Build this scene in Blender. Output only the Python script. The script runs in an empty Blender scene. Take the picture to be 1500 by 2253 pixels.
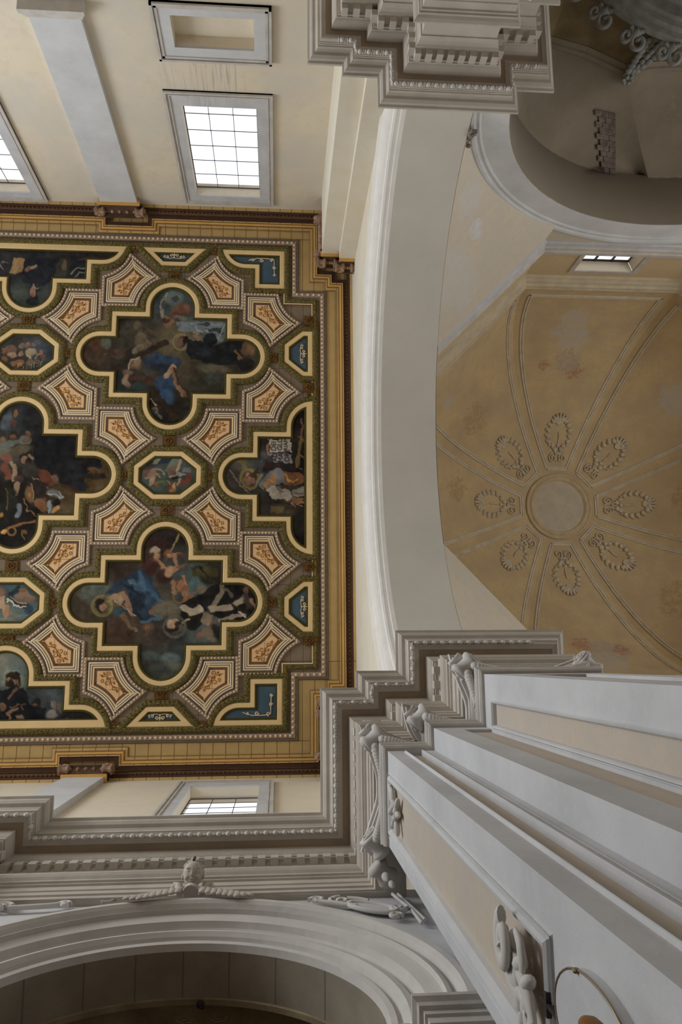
import bpy, bmesh, math, random
import numpy as np
from mathutils import Vector, Matrix
from mathutils.geometry import tessellate_polygon
random.seed(7); rng = np.random.default_rng(7)
PI = math.pi
sc = bpy.context.scene
C = sc.collection
Z0 = 1.6            # eye height; every height below is given above the eye and lifted by Z0
# ---------------------------------------------------------------- camera
RM = [[0.997019, 0.008038, -0.076739], [0.005989, 0.983497, 0.180825], [0.076926, -0.180745, 0.980517]]
FPX = 1786.5
cam = bpy.data.objects.new('camera', bpy.data.cameras.new('camera')); C.objects.link(cam)
cam.matrix_world = Matrix(((RM[0][0], -RM[1][0], -RM[2][0], 0), (RM[0][1], -RM[1][1], -RM[2][1], 0),
                           (RM[0][2], -RM[1][2], -RM[2][2], Z0), (0, 0, 0, 1)))
cam.data.sensor_fit = 'VERTICAL'; cam.data.sensor_height = 36; cam.data.lens = FPX / 2253 * 36
cam.data.clip_start = .05; cam.data.clip_end = 300
sc.camera = cam
# ---------------------------------------------------------------- sky, daylight, exposure
w = bpy.data.worlds.new('sky'); sc.world = w; w.use_nodes = True
bg = w.node_tree.nodes['Background']; bg.inputs[0].default_value = (.90, .95, 1, 1); bg.inputs[1].default_value = 3.0
def area(name, loc, tgt, sx, sy, power, col=(1, .97, .93)):
    l = bpy.data.lights.new(name, 'AREA'); l.shape = 'RECTANGLE'; l.size = sx; l.size_y = sy; l.energy = power; l.color = col
    o = bpy.data.objects.new(name, l); C.objects.link(o); o.location = loc
    o.rotation_euler = (Vector(tgt) - Vector(loc)).to_track_quat('-Z', 'Y').to_euler()
    return o
sc.view_settings.view_transform = 'Standard'; sc.view_settings.look = 'None'; sc.view_settings.gamma = 1
sc.view_settings.use_curve_mapping = False; sc.view_settings.exposure = -0.93
area('facade_window_light', (-13.5, -4.6, 14.5), (0, -3.6, 10.5), 6, 4, 1800, (.92, .96, 1))
area('dome_fill_light', (17, -4.6, 9), (8.5, -4.6, 21), 6, 5, 1250, (1, .97, .92))  # added fill lamp aimed up to brighten the dome, no window modelled there
# ---------------------------------------------------------------- materials
def s2l(c): return tuple(((x / 255) / 12.92 if x <= 10.31 else (((x / 255) + .055) / 1.055) ** 2.4) for x in c)
def seen(c, E=.40):
    v = [x / E for x in s2l(c)]; k = min(1, .82 / max(v)); return tuple(x * k for x in v)
MATS = {}
def mat(name, col, rough=.85, noise=.12, nscale=3., bump=.0, bscale=30., col2=None, metal=0., seams=None, patches=None, streak=None):
    if name in MATS: return MATS[name]
    m = bpy.data.materials.new(name); m.use_nodes = True; nt = m.node_tree; N = nt.nodes; L = nt.links
    b = N['Principled BSDF']; b.inputs['Roughness'].default_value = rough; b.inputs['Metallic'].default_value = metal
    b.inputs['Specular IOR Level'].default_value = .25
    geo = N.new('ShaderNodeNewGeometry')
    def noi(scale, det=4, rgh=.6):
        n = N.new('ShaderNodeTexNoise'); n.inputs['Scale'].default_value = scale; n.inputs['Detail'].default_value = det
        n.inputs['Roughness'].default_value = rgh; L.new(geo.outputs['Position'], n.inputs['Vector']); return n
    def mix(f, a, bb):
        x = N.new('ShaderNodeMix'); x.data_type = 'RGBA'
        for s, v in ((x.inputs[0], f), (x.inputs[6], a), (x.inputs[7], bb)):
            if hasattr(v, 'is_output'): L.new(v, s)
            elif isinstance(v, (int, float)): s.default_value = v
            else: s.default_value = (*v[:3], 1)
        return x.outputs[2]
    def ramp(v, a, bb):
        r = N.new('ShaderNodeMapRange'); L.new(v, r.inputs[0]); r.inputs[1].default_value = a; r.inputs[2].default_value = bb
        r.clamp = True; return r.outputs[0]
    c2 = col2 if col2 else tuple(x * (1 - noise * 2.2) for x in col)
    n1 = noi(nscale); n2 = noi(nscale * 7.3, 3)
    out = mix(ramp(n1.outputs[0], .35, .68), col, c2)
    out = mix(ramp(n2.outputs[0], .5, .75), out, tuple(x * (1 - noise) for x in col))
    if seams:
        sx, sy, wd, scol = seams
        br = N.new('ShaderNodeTexBrick'); L.new(geo.outputs['Position'], br.inputs['Vector'])
        br.offset = 0; br.inputs['Scale'].default_value = 1; br.inputs['Brick Width'].default_value = sx; br.inputs['Row Height'].default_value = sy
        br.inputs['Mortar Size'].default_value = wd; br.inputs['Mortar Smooth'].default_value = .2
        out = mix(br.outputs['Fac'], out, scol)
    for (p, rad, pc, namp) in (patches or []):
        sub = N.new('ShaderNodeVectorMath'); sub.operation = 'DISTANCE'; L.new(geo.outputs['Position'], sub.inputs[0])
        sub.inputs[1].default_value = (p[0], p[1], p[2] + Z0)
        dv = N.new('ShaderNodeMath'); dv.operation = 'DIVIDE'; L.new(sub.outputs['Value'], dv.inputs[0]); dv.inputs[1].default_value = rad
        nn = noi(2.3 / rad, 9, .78)
        ad = N.new('ShaderNodeMath'); ad.operation = 'MULTIPLY_ADD'; L.new(nn.outputs[0], ad.inputs[0]); ad.inputs[1].default_value = namp; L.new(dv.outputs[0], ad.inputs[2])
        f = ramp(ad.outputs[0], 1.0 + namp * .5, .85 + namp * .5)
        m2 = N.new('ShaderNodeMath'); m2.operation = 'MULTIPLY'; L.new(f, m2.inputs[0]); L.new(ramp(n2.outputs[0], .30, .62), m2.inputs[1])
        out = mix(m2.outputs[0], out, pc)
    if streak:
        (p, rad) = streak
        sub = N.new('ShaderNodeVectorMath'); sub.operation = 'DISTANCE'; L.new(geo.outputs['Position'], sub.inputs[0]); sub.inputs[1].default_value = (p[0], p[1], p[2] + Z0)
        mp = N.new('ShaderNodeMapping'); L.new(geo.outputs['Position'], mp.inputs[0]); mp.inputs['Scale'].default_value = (22, 1, .7)
        ns = N.new('ShaderNodeTexNoise'); ns.inputs['Scale'].default_value = 1; ns.inputs['Detail'].default_value = 3; L.new(mp.outputs[0], ns.inputs[0])
        m1 = N.new('ShaderNodeMath'); m1.operation = 'MULTIPLY'; L.new(ramp(sub.outputs['Value'], rad, rad * .3), m1.inputs[0]); L.new(ramp(ns.outputs[0], .5, .72), m1.inputs[1])
        out = mix(m1.outputs[0], out, (.34, .33, .32))
    L.new(out, b.inputs['Base Color'])
    if bump:
        bp = N.new('ShaderNodeBump'); bp.inputs['Strength'].default_value = bump; bp.inputs['Distance'].default_value = .02
        nb = noi(bscale, 5); L.new(nb.outputs[0], bp.inputs['Height']); L.new(bp.outputs[0], b.inputs['Normal'])
    MATS[name] = m; return m
STU = mat('white_stucco', (.68, .65, .615), noise=.05, bump=.15, bscale=9)
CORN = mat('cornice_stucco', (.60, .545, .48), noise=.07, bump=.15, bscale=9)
TAN_SHADE = mat('tan_soffit_shade', (.42, .335, .25), noise=.08, nscale=2)  # darker brown than the cornice: underside shade put into the colour
STUD = mat('worn_stucco', (.62, .58, .535), noise=.10, bump=.2, bscale=9)
GREYS = mat('streaked_grey_surround', (.62, .62, .63), noise=.08, nscale=2, streak=((-1.55, -11.8, 15.35), .75))
GREY = mat('pale_grey_plaster', (.66, .66, .67), noise=.07, nscale=1.3, bump=.12)
CREAM = mat('cream_plaster', (.78, .69, .54), noise=.09, nscale=.9, col2=(.72, .65, .54), bump=.15, bscale=6)
CREAMN = mat('stained_cream_wall', (.78, .68, .52), noise=.10, nscale=.7, col2=(.66, .61, .53), bump=.15, bscale=6, streak=((-1.55, -11.82, 15.0), 1.0))
PANELY = mat('yellow_panel_plaster', (.60, .515, .42), noise=.08, nscale=2, col2=(.54, .48, .42))
WARM = mat('warm_arch_wall', (.78, .73, .62), noise=.06, nscale=1.5, col2=(.74, .66, .52))
SOFF = mat('arch_soffit_paint', (.66, .62, .56), noise=.04, nscale=.8)
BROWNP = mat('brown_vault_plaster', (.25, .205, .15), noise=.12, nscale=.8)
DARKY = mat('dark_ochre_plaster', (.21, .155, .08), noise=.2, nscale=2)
OCH = mat('dome_ochre', (.66, .53, .33), noise=.12, nscale=.9, col2=(.60, .47, .30), bump=.1)
GOLDB = (.40, .265, .085)
M = dict(
  ground=mat('ceiling_taupe', seen((92, 80, 66)), noise=.1, seams=(.31, .62, .006, (.07, .05, .04))),
  cream=mat('painted_cream', seen((158, 136, 98)), noise=.05, nscale=2),
  dgreen=mat('dark_green_line', seen((48, 42, 14)), noise=.15, nscale=8),
  leaf=mat('leaf_moulding', seen((40, 37, 22)), noise=.3, nscale=26, col2=seen((92, 80, 40)), bump=.6, bscale=45),
  beadband=mat('bead_band', seen((118, 102, 88)), noise=.12, nscale=9),
  bead=mat('painted_bead', seen((186, 165, 136)), noise=.05),
  dkgrey=mat('grey_shadow_mould', seen((76, 66, 56)), noise=.1),
  white=mat('white_fillet', seen((164, 150, 128)), noise=.05),
  line=mat('brown_line', seen((72, 54, 42)), noise=.1),
  orange=mat('orange_field', seen((184, 148, 106)), noise=.05, seams=(.31, .62, .005, (.16, .10, .06))),
  brown=mat('arabesque_brown', seen((98, 62, 24)), noise=.1),
  ochre=mat('ochre_border', seen((130, 108, 70)), noise=.06, seams=(.30, 30, .007, (.06, .045, .03))),
  gold=mat('golden_band', seen((146, 112, 60)), noise=.06),
  maroon=mat('maroon_band', seen((52, 34, 24)), noise=.12),
  rosette=mat('rosette_brown', seen((78, 54, 22)), noise=.3, nscale=20, col2=seen((40, 26, 12))),
  blue=mat('blue_field', seen((48, 62, 72)), noise=.12, nscale=3),
  ivory=mat('ivory_scroll', seen((188, 168, 138)), noise=.08),
)
def colmat(name, rough=.75):
    m = bpy.data.materials.new(name); m.use_nodes = True; N = m.node_tree.nodes; b = N['Principled BSDF']
    a = N.new('ShaderNodeAttribute'); a.attribute_name = 'Paint'; m.node_tree.links.new(a.outputs['Color'], b.inputs['Base Color'])
    b.inputs['Roughness'].default_value = rough; b.inputs['Specular IOR Level'].default_value = .15
    return m
PAINT = colmat('oil_paint')
GLASS = bpy.data.materials.new('clear_glass'); GLASS.use_nodes = True
_n = GLASS.node_tree.nodes; _n.clear(); _o = _n.new('ShaderNodeOutputMaterial'); _t = _n.new('ShaderNodeBsdfTransparent'); _g = _n.new('ShaderNodeBsdfGlossy'); _x = _n.new('ShaderNodeMixShader')
_g.inputs[1].default_value = .05; _x.inputs[0].default_value = .05; _t.inputs[0].default_value = (.97, .98, 1, 1)
GLASS.node_tree.links.new(_t.outputs[0], _x.inputs[1]); GLASS.node_tree.links.new(_g.outputs[0], _x.inputs[2]); GLASS.node_tree.links.new(_x.outputs[0], _o.inputs[0])
IRON = mat('dark_iron', (.04, .035, .03), rough=.5, noise=.1)
# ---------------------------------------------------------------- mesh builder
class MB:
    def __init__(s): s.v = []; s.f = []; s.m = []; s.cur = 0
    def quadstrip(s, rows, closed=False):
        """rows: list of rings/rows of equal length"""
        n = len(rows[0]); base = len(s.v)
        for r in rows: s.v += [tuple(p) for p in r]
        for i in range(len(rows) - 1):
            for j in range(n if closed else n - 1):
                k = (j + 1) % n
                s.f.append((base + i * n + j, base + i * n + k, base + (i + 1) * n + k, base + (i + 1) * n + j)); s.m.append(s.cur)
        return s
    def poly(s, pts):
        b = len(s.v); s.v += [tuple(p) for p in pts]; s.f.append(tuple(range(b, b + len(pts)))); s.m.append(s.cur); return s
    def fill(s, pts2, z):
        b = len(s.v); s.v += [(p[0], p[1], z) for p in pts2]
        for t in tessellate_polygon([[Vector((p[0], p[1], 0)) for p in pts2]]):
            s.f.append(tuple(b + i for i in t)); s.m.append(s.cur)
        return s
    def box(s, x0, x1, y0, y1, z0, z1):
        return s.hexa([(x0, y0, z0), (x1, y0, z0), (x1, y1, z0), (x0, y1, z0), (x0, y0, z1), (x1, y0, z1), (x1, y1, z1), (x0, y1, z1)])
    def hexa(s, p):
        b = len(s.v); s.v += [tuple(q) for q in p]
        for f in ((0, 3, 2, 1), (4, 5, 6, 7), (0, 1, 5, 4), (1, 2, 6, 5), (2, 3, 7, 6), (3, 0, 4, 7)):
            s.f.append(tuple(b + i for i in f)); s.m.append(s.cur)
        return s
    def blob(s, c, r, nu=10, nv=6, R=None):
        rows = []
        for j in range(nv + 1):
            t = PI * j / nv; rows.append([])
            for i in range(nu):
                a = 2 * PI * i / nu
                p = Vector((r[0] * math.sin(t) * math.cos(a), r[1] * math.sin(t) * math.sin(a), r[2] * math.cos(t)))
                if R is not None: p = R @ p
                rows[-1].append((c[0] + p.x, c[1] + p.y, c[2] + p.z))
        return s.quadstrip(rows, True)
    def tube(s, pts, r, n=8, flat=1., nrm=None):
        pts = [Vector(p) for p in pts]; rows = []
        up = Vector(nrm) if nrm else None
        for i, p in enumerate(pts):
            d = (pts[min(i + 1, len(pts) - 1)] - pts[max(i - 1, 0)]).normalized()
            u = up if up else (Vector((0, 0, 1)) if abs(d.z) < .9 else Vector((1, 0, 0)))
            a = d.cross(u).normalized(); b = a.cross(d).normalized(); rr = r[i] if hasattr(r, '__len__') else r
            rows.append([tuple(p + a * (rr * math.cos(2 * PI * k / n)) + b * (rr * flat * math.sin(2 * PI * k / n))) for k in range(n)])
        s.quadstrip(rows, True); s.poly(rows[0]); s.poly(rows[-1]); return s
    def lathe(s, c, axis, prof, n=14):
        """prof: (r, t) along axis from c"""
        ax = Vector(axis).normalized(); u = Vector((0, 0, 1)) if abs(ax.z) < .9 else Vector((1, 0, 0))
        a = ax.cross(u).normalized(); b = ax.cross(a); c = Vector(c)
        rows = [[tuple(c + ax * t + a * (r * math.cos(2 * PI * k / n)) + b * (r * math.sin(2 * PI * k / n))) for k in range(n)] for r, t in prof]
        s.quadstrip(rows, True); s.poly(rows[0]); s.poly(rows[-1]); return s
    def mesh(s, name, mats, smooth=False):
        me = bpy.data.meshes.new(name)
        me.from_pydata([(x, y, z + Z0) for x, y, z in s.v], [], s.f)
        for m in (mats if isinstance(mats, (list, tuple)) else [mats]): me.materials.append(m)
        if isinstance(mats, (list, tuple)) and len(mats) > 1: me.polygons.foreach_set('material_index', s.m)
        if smooth: me.shade_smooth()
        me.update(); return me
    def build(s, name, mats, parent=None, smooth=False, **props):
        o = bpy.data.objects.new(name, s.mesh(name, mats, smooth)); C.objects.link(o)
        if parent: o.parent = parent
        for k, v in props.items(): o[k] = v
        return o
def thing(name, label, cat, group=None, loc=(0, 0, 0)):
    o = bpy.data.objects.new(name, None); C.objects.link(o); o.location = loc; o.empty_display_size = .2
    o['label'] = label; o['category'] = cat
    if group: o['group'] = group
    return o
def tag(o, label, cat, group=None):
    o['label'] = label; o['category'] = cat
    if group: o['group'] = group
    return o
def inst(name, me, parent, M4):
    o = bpy.data.objects.new(name, me); C.objects.link(o); o.parent = parent; o.matrix_local = M4; return o
# ---------------------------------------------------------------- 2D helpers
def arc(cx, cy, r, a0, a1, n=14):
    return [(cx + r * math.cos(math.radians(a0 + (a1 - a0) * i / n)), cy + r * math.sin(math.radians(a0 + (a1 - a0) * i / n))) for i in range(n + 1)]
def dedupe(p):
    o = []
    for q in p:
        if not o or math.dist(q, o[-1]) > 1e-4: o.append(q)
    if math.dist(o[0], o[-1]) < 1e-4: o.pop()
    return o
def area2(p): return sum(p[i][0] * p[(i + 1) % len(p)][1] - p[(i + 1) % len(p)][0] * p[i][1] for i in range(len(p))) / 2
def ccw(p): p = dedupe(p); return p if area2(p) > 0 else p[::-1]
def offs(p, d, closed=True):
    """mitred offset; closed ccw polygon: positive = outward; open path: positive = right-hand side (dy,-dx)"""
    n = len(p); out = []
    for i in range(n):
        if closed or 0 < i < n - 1: a, b, c = p[i - 1], p[i], p[(i + 1) % n]
        elif i == 0: a = b = p[0]; c = p[1]
        else: a = p[-2]; b = c = p[-1]
        def nr(u, v):
            L = math.dist(u, v)
            return ((v[1] - u[1]) / L, -(v[0] - u[0]) / L) if L > 1e-9 else None
        n1 = nr(a, b); n2 = nr(b, c); n1 = n1 or n2; n2 = n2 or n1
        mx, my = n1[0] + n2[0], n1[1] + n2[1]; k = max(.10, (mx * mx + my * my) / 2)
        out.append((b[0] + mx * d / k, b[1] + my * d / k))
    if not closed or abs(d) < .004: return out
    A_ = np.array(p, float); B_ = np.roll(A_, -1, 0); D_ = B_ - A_; L2 = (D_ ** 2).sum(1) + 1e-12
    bad = []
    for q in out:
        w_ = np.array(q) - A_; t = np.clip((w_ * D_).sum(1) / L2, 0, 1); bad.append(np.hypot(*(w_ - D_ * t[:, None]).T).min() < abs(d) * .985 - 1e-5)
    if not any(bad) or sum(bad) > n * .6: return out
    i0 = next(i for i in range(n) if not bad[i] and bad[(i + 1) % n]) if any(not bad[i] and bad[(i + 1) % n] for i in range(n)) else None
    if i0 is None: return out
    i = 0; res = list(out)
    for s0 in range(n):
        a = (i0 + s0) % n
        if bad[a] or not bad[(a + 1) % n]: continue
        e = (a + 1) % n; run = []
        while bad[e]: run.append(e); e = (e + 1) % n
        if len(run) > n // 3: continue
        P0, P1 = out[a], out[e]; u = D_[a]; v = D_[e - 1]; den = u[0] * v[1] - u[1] * v[0]
        if abs(den) > 1e-9:
            t = ((P1[0] - P0[0]) * v[1] - (P1[1] - P0[1]) * v[0]) / den; X_ = (P0[0] + u[0] * t, P0[1] + u[1] * t)
            if min(math.dist(X_, P0), math.dist(X_, P1)) > 6 * abs(d) + .1: X_ = ((P0[0] + P1[0]) / 2, (P0[1] + P1[1]) / 2)
        else: X_ = ((P0[0] + P1[0]) / 2, (P0[1] + P1[1]) / 2)
        for r_ in run: res[r_] = X_
    return res
def clip(p, nx, ny, c):
    """keep nx*x+ny*y<=c"""
    out = []
    for i in range(len(p)):
        a, b = p[i - 1], p[i]; da = nx * a[0] + ny * a[1] - c; db = nx * b[0] + ny * b[1] - c
        if (da <= 0) != (db <= 0):
            t = da / (da - db); out.append((a[0] + (b[0] - a[0]) * t, a[1] + (b[1] - a[1]) * t))
        if db <= 0: out.append(b)
    return ccw(out)
def ringz(mb, p, spec, closed=True):
    """spec: list of (offset, z)"""
    rows = [[(x, y, z) for x, y in offs(p, o, closed)] for o, z in spec]
    mb.quadstrip(rows, closed)
def arc_thru(P, Q, r, side):
    mx, my = (P[0] + Q[0]) / 2, (P[1] + Q[1]) / 2; dx, dy = Q[0] - P[0], Q[1] - P[1]; L = math.hypot(dx, dy)
    h = math.sqrt(max(r * r - L * L / 4, 0)) * side; cx, cy = mx - dy / L * h, my + dx / L * h
    a0 = math.degrees(math.atan2(P[1] - cy, P[0] - cx)); a1 = math.degrees(math.atan2(Q[1] - cy, Q[0] - cx))
    while a1 - a0 > 180: a1 -= 360
    while a1 - a0 < -180: a1 += 360
    return arc(cx, cy, r, a0, a1, 12)
def sweep(mb, path, prof, closed=False):
    """prof (offset, h) swept along a plan path, offset to the right-hand side"""
    ringz(mb, path, prof, closed)
def along(path, off, step, margin=.06):
    """stations (x,y,nx,ny) at offset along every straight run"""
    po = offs(path, off, False); res = []
    for i in range(len(po) - 1):
        a, b = po[i], po[i + 1]; L = math.dist(a, b)
        if L < step: continue
        n = max(1, int((L - margin) / step)); tx, ty = (b[0] - a[0]) / L, (b[1] - a[1]) / L
        for k in range(n):
            t = L / 2 + (k - (n - 1) / 2) * (L / n if n > 1 else step)
            res.append((a[0] + tx * t, a[1] + ty * t, ty, -tx))
    return res
def spiral(c, r0, r1, turns, a0, n=26, sgn=1):
    return [(c[0] + (r0 + (r1 - r0) * i / n) * math.cos(a0 + sgn * 2 * PI * turns * i / n), c[1] + (r0 + (r1 - r0) * i / n) * math.sin(a0 + sgn * 2 * PI * turns * i / n)) for i in range(n + 1)]
NC = -4.58          # nave centre line
mir = lambda y: 2 * NC - y
# ================================================================ setting: floor, walls
def wall_rects(mb, axis, pos, u0, u1, h0, h1, holes):
    us = sorted({u0, u1, *[h[0] for h in holes], *[h[1] for h in holes]}); hs = sorted({h0, h1, *[h[2] for h in holes], *[h[3] for h in holes]})
    for i in range(len(us) - 1):
        for j in range(len(hs) - 1):
            cu, ch = (us[i] + us[i + 1]) / 2, (hs[j] + hs[j + 1]) / 2
            if any(a < cu < b and c < ch < d for a, b, c, d in holes): continue
            q = [(us[i], hs[j]), (us[i + 1], hs[j]), (us[i + 1], hs[j + 1]), (us[i], hs[j + 1])]
            mb.poly([(u, pos, h) if axis == 'y' else (pos, u, h) for u, h in q])
def wall_arch(mb, axis, pos, u0, u1, h0, h1, cu, ch, R, n=48):
    P = lambda u, h: (u, pos, h) if axis == 'y' else (pos, u, h)
    lo = [P(cu + R * math.cos(PI - PI * i / n), ch + R * math.sin(PI * i / n)) for i in range(n + 1)]
    hi = [P(cu + R * math.cos(PI - PI * i / n), h1) for i in range(n + 1)]
    mb.quadstrip([lo, hi])
    for a, b in ((u0, cu - R), (cu + R, u1)):
        if b > a: mb.poly([P(a, h0), P(b, h0), P(b, h1), P(a, h1)])
def arc_sweep(mb, axis, cu, ch, prof, n=56, a0=0, a1=180):
    """prof (R, pos): radius and coordinate along the axis"""
    rows = []
    for R, pos in prof:
        row = []
        for i in range(n + 1):
            t = math.radians(180 - (a0 + (a1 - a0) * i / n)); u, h = cu + R * math.cos(t), ch + R * math.sin(t)
            row.append((u, pos, h) if axis == 'y' else (pos, u, h))
        rows.append(row)
    mb.quadstrip(rows)
FLOOR = mat('marble_floor', (.10, .058, .03), rough=.5, noise=.1, seams=(.6, .6, .01, (.08, .05, .03)))
fl = MB(); fl.poly([(-40, -30, -1.6), (45, -30, -1.6), (45, 25, -1.6), (-40, 25, -1.6)]).build('floor', FLOOR, kind='structure')
YN, YS, XE = -11.82, 2.67, 1.90
NW = [(-2.14, -.52, 15.82, 19.26), (-8.0, -6.33, 15.82, 19.4)]
NI = (-2.06, -.52, 13.3, 14.1)
SW = [(-1.86, -.37, 15.2, 18.6), (-8.0, -6.4, 15.2, 18.6)]
mb = MB(); wall_rects(mb, 'y', YN, -10.6, XE, -1.6, 20.05, NW + [NI]); mb.build('wall_north', CREAMN, kind='structure')
mb = MB(); wall_rects(mb, 'y', YS, -10.6, XE, 11.5, 20.05, SW); mb.build('wall_south', CREAM, kind='structure')
RS, HS = 5.2, 11.9   # crossing arches
mb = MB(); wall_arch(mb, 'x', XE, YN, YS, 11.5, 20.05, NC, HS, 5.78); mb.build('wall_east', WARM, kind='structure')
# outer shell behind the visible surfaces, keeps daylight out where the building is closed
mb = MB()
mb.poly([(3.46, -15.5, 17.36), (3.46, 6, 17.36), (3.46, 6, 25), (3.46, -15.5, 25)])
mb.poly([(-10.6, YN - .5, 20.3), (3.5, YN - .5, 20.3), (3.5, 2.95, 20.3), (-10.6, 2.95, 20.3)])
mb.poly([(1.9, -14.5, -1.6), (1.9, -11.82, -1.6), (1.9, -11.82, 18), (1.9, -14.5, 18)])
mb.build('trim_1', BROWNP, kind='structure')
mb = MB(); mb.poly([(-13.8, -13, -1.6), (-13.8, 4, -1.6), (-13.8, 4, 9), (-13.8, -13, 9)]); mb.build('wall_west', CREAM, kind='structure')
mb = MB(); mb.poly([(-14, 3.9, 9.9), (-14, 2.62, 9.9), (1.75, 2.62, 9.9), (1.75, 3.9, 9.9)]).poly([(-14, 2.67, 9.9), (-10.6, 2.67, 9.9), (-10.6, 2.67, 20), (-14, 2.67, 20)]).poly([(-14, -11.82, -1.6), (-10.6, -11.82, -1.6), (-10.6, -11.82, 20), (-14, -11.82, 20)])
mb.poly([(3.5, 4.6, -1.6), (16, 4.6, -1.6), (16, 4.6, 17.4), (3.5, 4.6, 17.4)]).poly([(3.5, 2.6, -1.6), (3.5, 4.6, -1.6), (3.5, 4.6, 12), (3.5, 2.6, 12)])
mb.poly([(16, 4.6, -1.6), (16, -14, -1.6), (16, -14, 8.5), (16, 4.6, 8.5)]).poly([(16, -14, -1.6), (13.2, -14, -1.6), (13.2, -14, 16), (16, -14, 16)])
mb.build('trim_4', CREAM, kind='structure')
# ---------------------------------------------------------------- windows
def window(n, x0, x1, h0, h1, y, inw, fx0, fx1, fh0, fh1, cols, rows, depth):
    """inw = +1 when the nave lies towards +y"""
    b = MB()                                             # flat surround with raised outer moulding
    for (a, bb, c, d) in ((fx0, x0, fh0, fh1), (x1, fx1, fh0, fh1), (x0, x1, fh0, h0), (x0, x1, h1, fh1)):
        b.box(a, bb, min(y, y + .035 * inw), max(y, y + .035 * inw), c, d)
    root = b.build('window_%d' % n, GREYS, kind='structure')
    b = MB()
    for k, (o, t) in enumerate(((0, .075), (.05, .05), (.09, .06))):
        X0, X1, H0, H1 = fx0 + o, fx1 - o, fh0 + o, fh1 - o; wd = .05 if k == 0 else .03
        for (a, bb, c, d) in ((X0, X0 + wd, H0, H1), (X1 - wd, X1, H0, H1), (X0 + wd, X1 - wd, H0, H0 + wd), (X0 + wd, X1 - wd, H1 - wd, H1)):
            b.box(a, bb, min(y, y + t * inw), max(y, y + t * inw), c, d)
    b.build('window_moulding', STUD, root)
    yo = y - depth * inw; b = MB()
    f = .03
    b.poly([(x0, y, h0), (x0, yo - .1 * inw, h0), (x0, yo - .1 * inw, h1), (x0, y, h1)]).poly([(x1, y, h0), (x1, yo - .1 * inw, h0), (x1, yo - .1 * inw, h1), (x1, y, h1)])
    b.poly([(x0, y, h1), (x1, y, h1), (x1, yo - .1 * inw, h1), (x0, yo - .1 * inw, h1)]).poly([(x0, y, h0), (x1, y, h0), (x1, yo - .1 * inw, h0), (x0, yo - .1 * inw, h0)])
    b.build('reveal', CREAM, root)
    g = .007
    for i in range(1, cols):
        x = x0 + (x1 - x0) * i / cols; MB().box(x - g, x + g, yo - .007, yo + .007, h0, h1).build('muntin', IRON, root)
    for j in range(1, rows):
        h = h0 + (h1 - h0) * j / rows; MB().box(x0, x1, yo - .006, yo + .006, h - g, h + g).build('muntin', IRON, root)
    for j in range(rows + 1):                            # small lead dots where the bars cross
        if 0 < j < rows:
            b = MB()
            for i in range(1, cols): b.blob((x0 + (x1 - x0) * i / cols, yo, h0 + (h1 - h0) * j / rows), (.02, .01, .02), 8, 4)
            b.build('bar_boss', IRON, root)
    for (a, bb, c, d) in ((x0, x1, h1 - .02, h1), (x0, x1, h0, h0 + .02), (x0, x0 + .02, h0, h1), (x1 - .02, x1, h0, h1)):
        MB().box(a, bb, yo - .008, yo + .008, c, d).build('sash_bar', IRON, root)
    for i in range(cols):
        for j in range(rows):
            X0, X1 = x0 + (x1 - x0) * i / cols, x0 + (x1 - x0) * (i + 1) / cols; H0, H1 = h0 + (h1 - h0) * j / rows, h0 + (h1 - h0) * (j + 1) / rows
            MB().poly([(X0, yo, H0), (X1, yo, H0), (X1, yo, H1), (X0, yo, H1)]).build('pane', GLASS, root)
window(1, *NW[0], YN, 1, -2.47, -.17, 15.36, 19.6, 3, 6, .22)
window(2, *NW[1], YN, 1, -8.35, -5.98, 15.36, 19.75, 3, 6, .22)
window(3, *SW[0], YS, -1, -2.16, -.06, 14.8, 19.12, 3, 6, .24)
window(4, *SW[1], YS, -1, -8.3, -6.1, 14.8, 19.12, 3, 6, .24)
# blind niche in the north wall
b = MB(); x0, x1, h0, h1 = NI
for (a, bb, c, d) in ((-2.4, x0, 13.0, 14.45), (x1, -.18, 13.0, 14.45), (x0, x1, 13.0, h0), (x0, x1, h1, 14.45)): b.box(a, bb, YN, YN + .05, c, d)
ni = b.build('trim_2', GREY, kind='structure')
b = MB()
for o, t in ((0, .09), (.07, .07)):
    X0, X1, H0, H1 = -2.4 + o, -.18 - o, 13.0 + o, 14.45 - o
    for (a, bb, c, d) in ((X0, X0 + .05, H0, H1), (X1 - .05, X1, H0, H1), (X0, X1, H0, H0 + .05), (X0, X1, H1 - .05, H1)): b.box(a, bb, YN, YN + t, c, d)
b.build('niche_moulding', STUD, ni)
b = MB(); yb = YN - .24
b.poly([(x0, yb, h0), (x1, yb, h0), (x1, yb, h1), (x0, yb, h1)])
for q in (((x0, h0), (x1, h0)), ((x1, h0), (x1, h1)), ((x1, h1), (x0, h1)), ((x0, h1), (x0, h0))):
    b.poly([(q[0][0], YN, q[0][1]), (q[1][0], YN, q[1][1]), (q[1][0], yb, q[1][1]), (q[0][0], yb, q[0][1])])
b.build('niche_back', CREAM, ni)
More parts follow.
